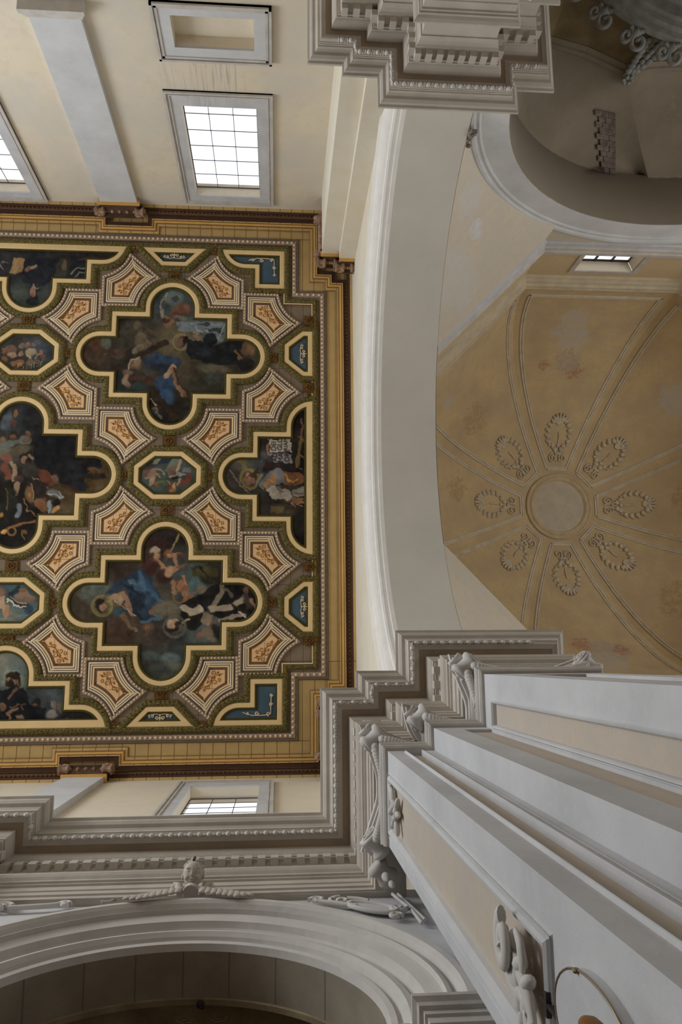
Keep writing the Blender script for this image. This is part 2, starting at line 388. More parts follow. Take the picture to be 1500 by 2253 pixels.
# ================================================================ painted coffered ceiling
HC = 20.0
b = MB(); b.box(-10.6, XE, YN, YS, HC, HC + .15)
ceil = b.build('ceiling', M['ground'], kind='structure')
PXX, PYY = 3.63, 3.15; OX, OY = -2.75, NC
def cen(i, j):
    y = OY + j * PYY
    if j == 2: y = OY + 6.19
    if j == -2: y = OY - 6.19
    return (OX + i * PXX, y)
CROSS = ccw([(1.53, -.6), *arc(1.79, 0, .6, -90, 90, 18), (1.53, .6), (1.53, 1.15), (.69, 1.15), *arc(0, 1.29, .69, 0, 180, 20), (-.69, 1.15), (-1.53, 1.15), (-1.53, .6),
             *arc(-1.79, 0, .6, 90, 270, 18), (-1.53, -.6), (-1.53, -1.15), (-.69, -1.15), *arc(0, -1.29, .69, 180, 360, 20), (.69, -1.15), (1.53, -1.15)])
OCT = ccw([(.83, .23), (.36, .61), (-.36, .61), (-.83, .23), (-.83, -.23), (-.36, -.61), (.36, -.61), (.83, -.23)])
shift = lambda p, c: [(x + c[0], y + c[1]) for x, y in p]
YT, YB, XR = -10.68, 1.48, .86        # straight cream edges of the border
def leafring(b, p, w=.12, closed=True):
    ringz(b, p, [(.0, HC - .055), (.02, HC - .085), (.06, HC - .095), (.10, HC - .09), (w - .015, HC - .055), (w, HC - .005)], closed)
def leaf_teeth(p, d, w, root, step=.085):
    """small carved leaves along the moulding, joined"""
    b = MB(); q = offs(p, d); n = len(q); acc = 0
    for i in range(n):
        a, c = q[i], q[(i + 1) % n]; L = math.dist(a, c)
        while acc < L:
            t = acc / L; x, y = a[0] + (c[0] - a[0]) * t, a[1] + (c[1] - a[1]) * t
            nx, ny = (c[1] - a[1]) / L, -(c[0] - a[0]) / L; tx, ty = -ny, nx; k = .018 + .012 * random.random(); l = .045
            z = HC - .1
            b.v += [(x - tx * k - nx * l, y - ty * k - ny * l, z + .03), (x + tx * k - nx * l, y + ty * k - ny * l, z + .03), (x + tx * .5 * k + nx * l, y + ty * .5 * k + ny * l, z + .035), (x, y, z - .015)]
            m0 = len(b.v) - 4; b.f += [(m0, m0 + 1, m0 + 3), (m0 + 1, m0 + 2, m0 + 3), (m0 + 2, m0, m0 + 3)]; b.m += [0, 0, 0]; acc += step
        acc -= L
    b.build('carved_leaves', M['leaf'], root, kind='stuff')
# ---- painting machinery: flat oil pictures, colours laid down stroke by stroke on a fine mesh
def fbm(x, y, seed=0, octv=4):
    r = np.random.default_rng(seed); out = np.zeros_like(x); amp = 1.
    for o in range(octv):
        f = 2. ** o; G = r.standard_normal((64, 64)); X = x * f; Y = y * f
        xi = np.floor(X).astype(int); yi = np.floor(Y).astype(int); fx = X - xi; fy = Y - yi; fx = fx * fx * (3 - 2 * fx); fy = fy * fy * (3 - 2 * fy)
        g = lambda a, c: G[a % 64, c % 64]
        out += amp * ((g(xi, yi) * (1 - fx) + g(xi + 1, yi) * fx) * (1 - fy) + (g(xi, yi + 1) * (1 - fx) + g(xi + 1, yi + 1) * fx) * fy); amp *= .5
    return out / 1.6
def paint(X, Y, crop, base, strokes, seed):
    """X,Y ceiling metres; strokes given on a sketch sheet laid over the picture (crop = sheet origin and scale)"""
    cx = RM[0][0] * X + RM[0][1] * Y + RM[0][2] * HC; cy = RM[1][0] * X + RM[1][1] * Y + RM[1][2] * HC; cz = RM[2][0] * X + RM[2][1] * Y + RM[2][2] * HC
    U = (cx / cz * FPX + 750 - crop[0]) / crop[2]; V = (cy / cz * FPX + 1126.5 - crop[1]) / crop[2]
    n1 = fbm(X * 3, Y * 3, seed); n2 = fbm(X * 3 + 9, Y * 3 + 5, seed + 1); n3 = fbm(X * 9, Y * 9, seed + 2)
    k = 5 / crop[2] * .28
    Uw = U + n1 * 2.2 * k + n3 * 1.6 * k; Vw = V + n2 * 2.2 * k - n3 * 1.6 * k
    col = np.zeros((len(X), 3)); W = np.zeros(len(X)) + 1e-6
    for (bx, by, c) in base:
        wgt = 1 / (((U - bx) ** 2 + (V - by) ** 2) / 1e4 + 1) ** 2
        col += wgt[:, None] * np.array(c, float); W += wgt
    col = col / W[:, None] + (n1 * 9 + n3 * 6)[:, None]
    n4 = fbm(X * 17 + Y * 6, Y * 24, seed + 5)
    for s in strokes:
        s = list(s); s[-1] = s[-1] * .5; kind = s[0]
        if kind == 'e':
            _, ex, ey, rx, ry, ang, c, soft = s; ca, sa = math.cos(math.radians(ang)), math.sin(math.radians(ang))
            du, dv = Uw - ex, Vw - ey; a = (du * ca + dv * sa) / rx; bb = (-du * sa + dv * ca) / ry; d = np.sqrt(a * a + bb * bb)
            al = np.clip((1 + soft - d) / (soft * 1.5 + 1e-3), 0, 1); sh = 1 + .10 * (-bb)
        elif kind == 'o':
            _, ex, ey, r0, wd, c, soft = s; d = np.abs(np.hypot(U - ex, V - ey) - r0) / wd; al = np.clip((1.2 - d) / (soft + 1e-3), 0, 1) * .8; sh = 1
        elif kind == 'l':
            _, pts, wd, c, soft = s; d = np.full(len(X), 1e9)
            for (x0_, y0_), (x1_, y1_) in zip(pts[:-1], pts[1:]):
                vx, vy = x1_ - x0_, y1_ - y0_; t = np.clip(((Uw - x0_) * vx + (Vw - y0_) * vy) / (vx * vx + vy * vy + 1e-9), 0, 1)
                d = np.minimum(d, np.hypot(Uw - x0_ - t * vx, Vw - y0_ - t * vy))
            d = d / (wd / 2); al = np.clip((1 + soft - d) / (soft * 1.5 + 1e-3), 0, 1); sh = 1
        else:
            _, pts, c, soft = s; ins = np.zeros(len(X), bool); d = np.full(len(X), 1e9)
            for i in range(len(pts)):
                (x0_, y0_), (x1_, y1_) = pts[i - 1], pts[i]; vx, vy = x1_ - x0_, y1_ - y0_
                t = np.clip(((Uw - x0_) * vx + (Vw - y0_) * vy) / (vx * vx + vy * vy + 1e-9), 0, 1)
                d = np.minimum(d, np.hypot(Uw - x0_ - t * vx, Vw - y0_ - t * vy))
                cnd = (y0_ > Vw) != (y1_ > Vw); xi = x0_ + (Vw - y0_) * vx / (vy if abs(vy) > 1e-9 else 1e-9); ins ^= cnd & (Uw < xi)
            sd = np.where(ins, -d, d); al = np.clip(.5 - sd / (soft + 1e-3), 0, 1); sh = 1 + .09 * n2
        al = al * .95
        cc = np.array(c, float)[None, :] * (np.ones(len(X)) * sh)[:, None] + (n3 * 7)[:, None]
        col = col * (1 - al[:, None]) + cc * al[:, None]
    g_ = col.mean(1, keepdims=True); col = col * np.array([1.03, 1.0, .93]); col = col * (1 + .07 * n4[:, None]); col = g_ + (col - g_) * .70; col = np.clip(col * .93, 5, 250) / 255
    lin = np.where(col <= .04, col / 12.92, ((col + .055) / 1.055) ** 2.4) / .62
    return np.clip(lin, 0, .9)
def canvas(poly, crop, base, strokes, seed, root, res=.019, z=HC - .015):
    p = offs(poly, -.10); xs = [q[0] for q in p]; ys = [q[1] for q in p]
    gx = np.arange(min(xs), max(xs) + res, res); gy = np.arange(min(ys), max(ys) + res, res)
    GX, GY = np.meshgrid(gx, gy, indexing='ij'); nx, ny = GX.shape
    cxm = (GX[:-1, :-1] + res / 2); cym = (GY[:-1, :-1] + res / 2); ins = np.zeros(cxm.shape, bool)
    for i in range(len(p)):
        (x0_, y0_), (x1_, y1_) = p[i - 1], p[i]; dy_ = (y1_ - y0_) if abs(y1_ - y0_) > 1e-9 else 1e-9
        ins ^= ((y0_ > cym) != (y1_ > cym)) & (cxm < x0_ + (cym - y0_) * (x1_ - x0_) / dy_)
    I, J = np.nonzero(ins); q = np.stack([I * ny + J, (I + 1) * ny + J, (I + 1) * ny + J + 1, I * ny + J + 1], 1)
    used = np.unique(q); mp = np.zeros(nx * ny, int); mp[used] = np.arange(len(used)); q = mp[q]
    X = GX.ravel()[used]; Y = GY.ravel()[used]; col = paint(X, Y, crop, base, strokes, seed)
    me = bpy.data.meshes.new('canvas'); me.vertices.add(len(X)); me.vertices.foreach_set('co', np.stack([X, Y, np.full(len(X), z + Z0)], 1).ravel())
    me.loops.add(q.size); me.loops.foreach_set('vertex_index', q.ravel().astype(np.int32))
    me.polygons.add(len(q)); me.polygons.foreach_set('loop_start', (np.arange(len(q)) * 4).astype(np.int32))
    me.update(calc_edges=True)
    ca = me.color_attributes.new('Paint', 'FLOAT_COLOR', 'POINT'); ca.data.foreach_set('color', np.concatenate([col, np.ones((len(X), 1))], 1).ravel())
    me.materials.append(PAINT); o = bpy.data.objects.new('canvas', me); C.objects.link(o); o.parent = root; return o
def framed(poly, label, cat, name='ceiling_painting', group=None, leafw=.16):
    root = thing(name, label, cat, group)
    b = MB(); ringz(b, poly, [(0, HC - .055), (-.015, HC - .07), (-.105, HC - .07), (-.12, HC - .05)]); b.build('cream_frame', M['cream'], root)
    b = MB(); ringz(b, poly, [(-.12, HC - .05), (-.135, HC - .055), (-.165, HC - .045), (-.175, HC - .012)]); b.build('inner_moulding', M['dgreen'], root)
    b = MB(); leafring(b, poly, leafw); b.build('leaf_moulding', M['leaf'], root); leaf_teeth(poly, .055, leafw, root); leaf_teeth(poly, .11, leafw, root, .11)
    return root
XL = -10.3
def half(c, clips):
    p = shift(CROSS, c)
    for nx, ny, k in clips: p = clip(p, nx, ny, k)
    return p
FL, FD, FO = (150, 112, 78), (96, 62, 42), (128, 84, 52)   # flesh light, dark, ruddy
pic = framed(shift(CROSS, cen(0, -1)), 'upper middle quatrefoil ceiling painting of a haloed saint in black and a cross bearer', 'painting', group=None)
canvas(shift(CROSS, cen(0, -1)), (170, 630, .28),
 [(150, 500, (62, 44, 30)), (420, 400, (44, 40, 34)), (750, 350, (58, 52, 40)), (700, 120, (48, 60, 62)), (1000, 330, (70, 80, 86)), (1000, 700, (46, 44, 32)), (1300, 450, (62, 44, 30)), (700, 980, (34, 28, 20)), (350, 760, (36, 40, 36)), (1350, 600, (54, 48, 36)), (860, 600, (66, 54, 34))],
 [('e', 760, 440, 150, 120, 0, (84, 74, 50), .9), ('e', 130, 460, 70, 50, 30, (78, 50, 30), .5), ('e', 220, 440, 40, 45, 0, (76, 84, 72), .5),
  ('e', 460, 380, 110, 90, 20, (58, 52, 40), .7), ('e', 500, 420, 40, 60, 0, (92, 78, 56), .6), ('e', 470, 310, 28, 26, 0, (88, 72, 52), .5), ('e', 530, 330, 26, 24, 0, (60, 48, 36), .5), ('e', 480, 490, 60, 22, -30, (100, 84, 66), .5), ('e', 550, 450, 26, 36, 0, (96, 76, 58), .6),
  ('e', 600, 370, 60, 20, 30, (76, 66, 44), .7), ('e', 250, 540, 40, 20, 10, (88, 64, 44), .6), ('e', 320, 520, 50, 30, 0, (70, 56, 42), .7),
  ('l', [(170, 590), (250, 530), (400, 500)], 30, (64, 46, 30), .5), ('l', [(270, 660), (500, 540), (700, 440)], 46, (42, 30, 20), .3), ('l', [(390, 540), (450, 590)], 22, (80, 62, 30), .4), ('e', 410, 540, 30, 40, 0, (36, 28, 20), .4),
  ('p', [(510, 580), (640, 550), (800, 560), (820, 620), (700, 700), (640, 660), (560, 640)], (30, 40, 58), 30), ('e', 640, 570, 55, 40, 0, (34, 54, 84), .6), ('e', 760, 590, 55, 35, 10, (34, 52, 86), .6),
  ('e', 460, 620, 50, 46, 0, (98, 74, 56), .5), ('e', 470, 610, 26, 34, 20, (120, 92, 72), .5), ('l', [(400, 640), (420, 580), (480, 570)], 14, (140, 120, 98), .5), ('e', 400, 690, 60, 30, 40, (100, 76, 60), .5), ('e', 390, 740, 34, 50, -30, (124, 98, 78), .5), ('e', 440, 730, 40, 30, 30, (50, 32, 24), .5),
  ('p', [(440, 700), (640, 690), (700, 760), (640, 800), (520, 770)], (64, 42, 30), 30), ('e', 690, 760, 80, 70, 20, (32, 56, 92), .5), ('e', 690, 870, 70, 55, 0, (34, 62, 102), .5), ('e', 600, 830, 50, 30, 20, (28, 42, 64), .6), ('e', 480, 780, 40, 26, 0, (34, 54, 54), .6),
  ('l', [(700, 700), (735, 660), (760, 640)], 46, (156, 116, 86), .3), ('l', [(745, 660), (770, 740), (800, 800), (830, 835)], 36, (124, 86, 60), .3), ('l', [(835, 835), (850, 860)], 14, (96, 60, 40), .4), ('l', [(760, 660), (800, 760)], 20, (60, 36, 26), .5),
  ('l', [(590, 820), (700, 960), (790, 1060)], 50, (44, 30, 18), .3), ('l', [(570, 900), (620, 930)], 14, (140, 116, 96), .4), ('e', 610, 970, 30, 26, 0, (122, 84, 56), .4), ('e', 590, 1000, 50, 40, 0, (40, 40, 38), .7), ('l', [(620, 980), (650, 1040)], 18, (90, 84, 76), .5),
  ('e', 760, 100, 70, 60, 0, (82, 94, 98), .6), ('e', 770, 100, 26, 24, 0, (56, 56, 58), .4), ('l', [(705, 60), (672, 110), (660, 170), (680, 260)], 22, (120, 118, 106), .3), ('l', [(690, 80), (670, 140), (664, 190)], 8, (50, 44, 40), .3), ('e', 680, 270, 22, 16, 0, (96, 96, 92), .4),
  ('e', 820, 190, 70, 46, -15, (96, 58, 42), .5), ('e', 790, 240, 40, 40, 0, (84, 48, 34), .5), ('e', 860, 180, 24, 30, 0, (112, 70, 50), .5), ('l', [(700, 240), (760, 280)], 22, (120, 82, 56), .4), ('e', 715, 300, 36, 32, 0, (116, 80, 56), .4), ('e', 700, 270, 40, 20, 0, (60, 38, 28), .5), ('e', 820, 260, 50, 20, 10, (92, 98, 92), .6),
  ('p', [(780, 290), (900, 280), (1160, 285), (1165, 370), (1140, 430), (1060, 420), (980, 360), (860, 370), (800, 350)], (92, 104, 116), 16), ('e', 1000, 300, 50, 8, 0, (44, 48, 54), .4), ('p', [(1010, 325), (1140, 325), (1140, 362), (1010, 350)], (40, 46, 54), 8), ('l', [(900, 290), (980, 380)], 6, (140, 146, 146), .4), ('l', [(1160, 290), (1110, 400)], 5, (140, 142, 140), .4), ('l', [(1050, 300), (1160, 310)], 6, (126, 134, 140), .4), ('e', 1020, 350, 18, 14, 0, (116, 128, 116), .4),
  ('e', 815, 440, 72, 66, 0, (96, 84, 54), .5), ('o', 815, 440, 62, 5, (128, 112, 70), .6), ('e', 820, 440, 36, 38, 0, (58, 38, 28), .3), ('e', 805, 446, 24, 28, 0, (104, 70, 50), .4), ('l', [(860, 410), (880, 440), (870, 480), (830, 490)], 10, (110, 110, 104), .4), ('e', 855, 430, 22, 30, 0, (30, 22, 20), .4),
  ('p', [(870, 430), (980, 420), (1060, 460), (1200, 420), (1310, 410), (1330, 470), (1280, 540), (1390, 600), (1330, 640), (1300, 670), (1240, 610), (1060, 630), (900, 570), (860, 520)], (20, 22, 26), 10), ('e', 1050, 410, 52, 46, 0, (18, 22, 30), .2), ('l', [(920, 380), (965, 410)], 30, (118, 86, 62), .3), ('e', 930, 370, 26, 12, 0, (130, 96, 70), .4), ('e', 990, 520, 60, 30, 10, (30, 36, 48), .8),
  ('l', [(1240, 510), (1270, 570), (1300, 570)], 18, (112, 82, 40), .3), ('e', 1340, 480, 40, 60, 20, (98, 66, 40), .6), ('e', 1370, 500, 30, 40, 0, (112, 80, 50), .6), ('e', 1330, 610, 50, 50, 0, (30, 26, 24), .5), ('e', 1080, 650, 110, 30, 10, (84, 78, 58), .8), ('e', 1060, 730, 60, 40, 0, (52, 56, 50), .8)], 11, pic)
pic = framed(shift(CROSS, cen(0, 1)), 'lower middle quatrefoil ceiling painting of a blue robed haloed figure and kneeling monk', 'painting')
canvas(shift(CROSS, cen(0, 1)), (140, 1160, .30),
 [(150, 500, (62, 48, 30)), (260, 440, (70, 76, 76)), (400, 330, (50, 34, 24)), (420, 780, (70, 50, 36)), (740, 480, (64, 56, 44)), (700, 780, (52, 44, 36)), (740, 1000, (56, 66, 62)), (640, 950, (50, 44, 36)), (960, 400, (62, 78, 82)), (740, 60, (34, 26, 22)), (1000, 780, (74, 84, 82)), (1200, 380, (26, 22, 18)), (900, 480, (60, 66, 60)), (860, 900, (40, 48, 50))],
 [('e', 250, 480, 110, 80, 0, (78, 84, 78), .8), ('p', [(300, 500), (340, 440), (480, 340), (560, 310), (640, 330), (660, 440), (740, 520), (770, 560), (640, 600), (720, 660), (600, 700), (520, 640), (500, 540), (460, 440)], (30, 48, 72), 26),
  ('e', 590, 470, 60, 90, -20, (38, 66, 98), .6), ('l', [(560, 340), (600, 460), (720, 540)], 30, (48, 82, 116), .6), ('l', [(500, 500), (520, 600), (580, 690)], 26, (22, 34, 52), .6), ('l', [(640, 620), (720, 660), (570, 690)], 22, (52, 88, 118), .5), ('e', 560, 540, 40, 60, 0, (22, 34, 50), .6), ('l', [(460, 420), (560, 500)], 20, (20, 30, 46), .6),
  ('p', [(310, 520), (370, 480), (460, 470), (480, 520), (400, 580), (330, 580)], (150, 118, 86), 12), ('e', 370, 560, 50, 30, 0, (92, 76, 56), .5), ('l', [(450, 490), (480, 570), (500, 640)], 34, (136, 98, 72), .3), ('e', 420, 620, 60, 22, 10, (38, 68, 84), .5), ('l', [(370, 530), (450, 590), (530, 650)], 8, (170, 140, 100), .4),
  ('o', 282, 578, 66, 16, (124, 112, 54), .9), ('e', 282, 578, 58, 56, 0, (84, 72, 44), .5), ('e', 275, 580, 40, 46, 0, (40, 26, 20), .25), ('e', 292, 582, 26, 30, 0, (140, 102, 76), .3), ('e', 262, 552, 30, 24, 0, (36, 22, 18), .3),
  ('l', [(430, 650), (480, 710), (520, 760)], 30, (104, 76, 54), .5), ('e', 525, 755, 22, 16, 30, (124, 90, 66), .5), ('l', [(640, 630), (700, 580), (770, 560)], 30, (118, 76, 58), .4), ('l', [(480, 380), (540, 420)], 10, (60, 90, 110), .6),
  ('e', 760, 600, 80, 60, 0, (96, 88, 70), .8), ('e', 620, 740, 44, 40, 0, (98, 64, 44), .6), ('e', 615, 745, 20, 20, 0, (126, 90, 64), .5), ('e', 640, 800, 70, 40, 10, (72, 56, 42), .8), ('e', 730, 780, 80, 50, 0, (48, 40, 36), .9),
  ('e', 690, 130, 90, 60, 10, (46, 24, 20), .5), ('e', 770, 60, 70, 40, 0, (40, 28, 24), .6), ('l', [(830, 60), (800, 170)], 12, (128, 118, 70), .4), ('e', 660, 210, 46, 44, 0, (112, 70, 44), .4), ('e', 665, 215, 26, 28, 0, (160, 116, 80), .4), ('e', 780, 200, 40, 38, 0, (108, 66, 38), .4), ('e', 785, 210, 20, 22, 0, (150, 104, 70), .4), ('e', 630, 190, 26, 40, 0, (60, 38, 26), .5), ('e', 670, 160, 34, 20, 20, (150, 130, 106), .5),
  ('l', [(650, 250), (720, 270), (760, 350), (830, 300)], 40, (150, 106, 74), .3), ('l', [(820, 270), (820, 200), (860, 190)], 24, (150, 104, 74), .3), ('l', [(830, 300), (900, 280)], 18, (120, 70, 50), .4), ('e', 860, 200, 24, 18, 0, (90, 50, 36), .4), ('e', 640, 290, 50, 60, 0, (58, 26, 22), .5), ('e', 730, 360, 50, 50, 20, (56, 28, 24), .5), ('e', 770, 330, 26, 40, 30, (160, 116, 82), .4),
  ('e', 850, 410, 46, 46, 0, (110, 74, 44), .4), ('e', 855, 425, 26, 24, 0, (148, 98, 64), .4), ('e', 830, 370, 50, 22, -10, (56, 66, 66), .5), ('e', 905, 490, 44, 56, -20, (138, 88, 62), .35), ('l', [(880, 360), (900, 420)], 22, (150, 104, 70), .4), ('l', [(790, 400), (820, 470)], 26, (144, 100, 68), .4), ('l', [(880, 540), (940, 520)], 26, (130, 84, 60), .4), ('o', 850, 510, 44, 5, (124, 92, 50), .5),
  ('p', [(940, 290), (1140, 270), (1160, 400), (1060, 440), (960, 380)], (36, 34, 18), 26), ('e', 1020, 330, 60, 40, 0, (70, 66, 30), .9), ('e', 1110, 340, 30, 30, 0, (64, 54, 26), .8), ('l', [(1000, 290), (1060, 380)], 10, (24, 22, 14), .5), ('e', 960, 430, 40, 60, 20, (64, 92, 98), .7), ('e', 1010, 470, 50, 30, 0, (104, 92, 72), .7),
  ('p', [(860, 560), (1000, 500), (1120, 420), (1200, 400), (1300, 420), (1400, 480), (1420, 600), (1340, 690), (1200, 700), (1060, 620), (940, 600), (860, 640)], (22, 20, 18), 12),
  ('l', [(1170, 420), (1160, 480), (1100, 580)], 30, (120, 106, 88), .5), ('l', [(1160, 430), (1230, 500)], 24, (84, 74, 64), .6), ('l', [(1080, 600), (1240, 580), (1320, 520)], 44, (150, 134, 112), .5), ('l', [(1150, 690), (1250, 660), (1330, 640)], 26, (140, 126, 110), .5), ('l', [(1290, 620), (1340, 660)], 16, (170, 156, 138), .5), ('l', [(1120, 650), (1260, 620)], 16, (24, 20, 18), .5), ('l', [(1230, 560), (1300, 610)], 12, (40, 34, 30), .6), ('l', [(1320, 480), (1390, 590)], 22, (128, 88, 62), .4), ('e', 1330, 470, 22, 30, 0, (110, 74, 54), .5), ('e', 1340, 540, 26, 60, -20, (60, 50, 44), .6), ('e', 1380, 560, 14, 40, -10, (140, 92, 66), .5),
  ('p', [(860, 590), (920, 570), (1000, 600), (1060, 640), (1000, 720), (960, 760), (880, 720), (850, 660)], (26, 24, 22), 10), ('l', [(870, 590), (940, 620), (1010, 600)], 40, (156, 142, 122), .4), ('e', 1000, 600, 30, 20, 30, (160, 148, 130), .5), ('l', [(870, 690), (920, 670)], 14, (170, 136, 104), .4),
  ('p', [(1010, 620), (1100, 650), (1080, 740), (1010, 700)], (124, 106, 84), 8), ('p', [(1010, 730), (1100, 760), (1110, 850), (1010, 800)], (104, 88, 72), 8), ('l', [(1100, 690), (1080, 750)], 22, (110, 76, 54), .4), ('e', 1000, 800, 26, 20, 0, (132, 86, 62), .4), ('l', [(1120, 720), (1150, 820)], 5, (140, 130, 120), .5), ('e', 1120, 770, 30, 60, -10, (34, 30, 30), .5),
  ('o', 815, 730, 76, 12, (84, 84, 74), 1.2), ('e', 815, 720, 62, 52, 0, (84, 76, 64), .4), ('e', 800, 720, 46, 50, 20, (38, 26, 20), .25), ('e', 795, 705, 34, 34, 20, (160, 128, 100), .3), ('e', 830, 680, 26, 18, 0, (150, 116, 90), .4), ('e', 850, 690, 20, 16, 0, (40, 30, 24), .4),
  ('e', 790, 960, 60, 34, 0, (76, 96, 100), .9), ('e', 800, 1020, 60, 34, 0, (80, 84, 74), .9), ('e', 700, 1040, 80, 40, 0, (52, 58, 54), .9), ('e', 640, 940, 60, 30, 0, (60, 74, 74), .9)], 23, pic)
pic = framed(shift(CROSS, cen(-1, 0)), 'dark quatrefoil ceiling painting at the left edge with a black robed man over turbaned figures', 'painting')
canvas(shift(CROSS, cen(-1, 0)), (0, 870, .17333),
 [(200, 250, (40, 46, 54)), (420, 250, (24, 22, 24)), (700, 700, (18, 17, 20)), (1250, 950, (66, 44, 20)), (1200, 1180, (80, 58, 26)), (850, 1350, (76, 58, 32)), (80, 700, (56, 52, 46)), (80, 1300, (30, 26, 18)), (350, 1750, (22, 18, 14)), (300, 1300, (28, 22, 16)), (-500, 900, (40, 34, 28)), (-300, 500, (48, 44, 40))],
 [('p', [(480, 540), (930, 530), (940, 760), (1240, 780), (1290, 900), (1150, 950), (1060, 1060), (1080, 1200), (900, 1160), (700, 1080), (600, 980), (480, 900), (430, 760), (440, 640)], (17, 17, 20), 20), ('e', 1240, 900, 60, 50, 30, (20, 20, 26), .3), ('e', 950, 960, 120, 80, 20, (28, 28, 34), .8), ('e', 980, 1150, 100, 60, 0, (22, 26, 34), .5),
  ('l', [(0, 640), (150, 590), (340, 560)], 90, (84, 92, 86), .5), ('e', 60, 720, 90, 60, -20, (92, 90, 76), .6), ('e', 90, 330, 60, 120, 20, (62, 72, 84), .8),
  ('e', 190, 220, 54, 46, 0, (54, 36, 24), .4), ('e', 195, 230, 34, 32, 0, (118, 82, 54), .4), ('e', 160, 350, 50, 46, 0, (76, 46, 36), .5), ('e', 175, 510, 66, 56, 0, (40, 26, 20), .4), ('e', 170, 520, 40, 40, 0, (96, 60, 40), .4), ('e', 360, 480, 36, 40, 0, (100, 62, 40), .5), ('e', 330, 560, 60, 26, -20, (92, 62, 44), .5), ('e', 40, 560, 40, 30, 0, (110, 84, 56), .5),
  ('e', 340, 790, 80, 90, 0, (26, 20, 18), .4), ('e', 325, 830, 46, 48, 20, (124, 90, 62), .35), ('l', [(380, 770), (430, 820)], 30, (120, 96, 72), .4), ('e', 370, 860, 40, 50, 0, (26, 20, 18), .4), ('e', 250, 700, 140, 60, -20, (78, 66, 48), .6),
  ('e', 90, 800, 70, 60, 20, (112, 60, 44), .5), ('l', [(60, 900), (120, 1000)], 80, (106, 52, 34), .4), ('l', [(150, 850), (190, 960), (170, 1060)], 44, (140, 112, 84), .4), ('e', 230, 1060, 60, 50, 30, (60, 42, 32), .6), ('e', 380, 960, 100, 90, 0, (48, 44, 36), .5), ('l', [(180, 1240), (200, 1130)], 70, (130, 102, 76), .4),
  ('p', [(460, 930), (560, 930), (720, 1080), (640, 1170), (500, 1060)], (92, 44, 22), 14), ('l', [(420, 1040), (600, 1190)], 16, (122, 98, 78), .4), ('e', 690, 1060, 50, 56, 0, (96, 66, 44), .5), ('p', [(330, 1080), (560, 1100), (620, 1280), (420, 1260)], (34, 24, 22), 20),
  ('e', 380, 1260, 66, 100, -10, (110, 74, 38), .4), ('e', 380, 1280, 30, 40, 0, (132, 92, 54), .5), ('e', 520, 1400, 70, 90, -20, (112, 70, 38), .4), ('l', [(400, 1130), (440, 1230), (440, 1340)], 10, (150, 120, 70), .4), ('l', [(240, 1400), (230, 1540)], 56, (96, 104, 116), .5), ('l', [(620, 1360), (610, 1490)], 40, (112, 126, 144), .5), ('e', 680, 1250, 80, 60, 0, (84, 84, 84), .5), ('l', [(620, 1250), (760, 1290)], 26, (130, 132, 136), .5), ('l', [(740, 1210), (780, 1290)], 16, (122, 126, 132), .5), ('e', 710, 1370, 50, 50, 0, (18, 16, 16), .3), ('l', [(670, 1460), (750, 1420)], 44, (168, 118, 56), .4), ('l', [(300, 1300), (330, 1450), (440, 1560)], 10, (120, 90, 50), .4),
  ('e', 100, 1350, 110, 160, 0, (30, 30, 20), .6), ('l', [(60, 1180), (90, 1460)], 16, (92, 76, 40), .5), ('e', 20, 1520, 30, 30, 0, (150, 100, 36), .4), ('l', [(20, 1750), (110, 1690), (260, 1650), (440, 1610)], 30, (128, 78, 34), .4), ('o', 150, 1725, 50, 12, (146, 100, 44), .6), ('e', 45, 1745, 24, 22, 0, (190, 140, 66), .4), ('l', [(270, 1720), (290, 1800), (320, 1840)], 14, (120, 90, 40), .4), ('e', 310, 1740, 50, 22, 30, (104, 74, 36), .5),
  ('l', [(780, 1130), (980, 1220), (1150, 1240)], 46, (60, 32, 16), .5), ('l', [(1100, 1030), (1340, 1040)], 60, (34, 24, 18), .4), ('e', 1200, 950, 80, 40, 10, (92, 60, 30), .6)], 31, pic)
poly = half(cen(1, 0), [(1, 0, XR)])
pic = framed(poly, 'half quatrefoil painting at the right border of a haloed saint with lettered book', 'painting')
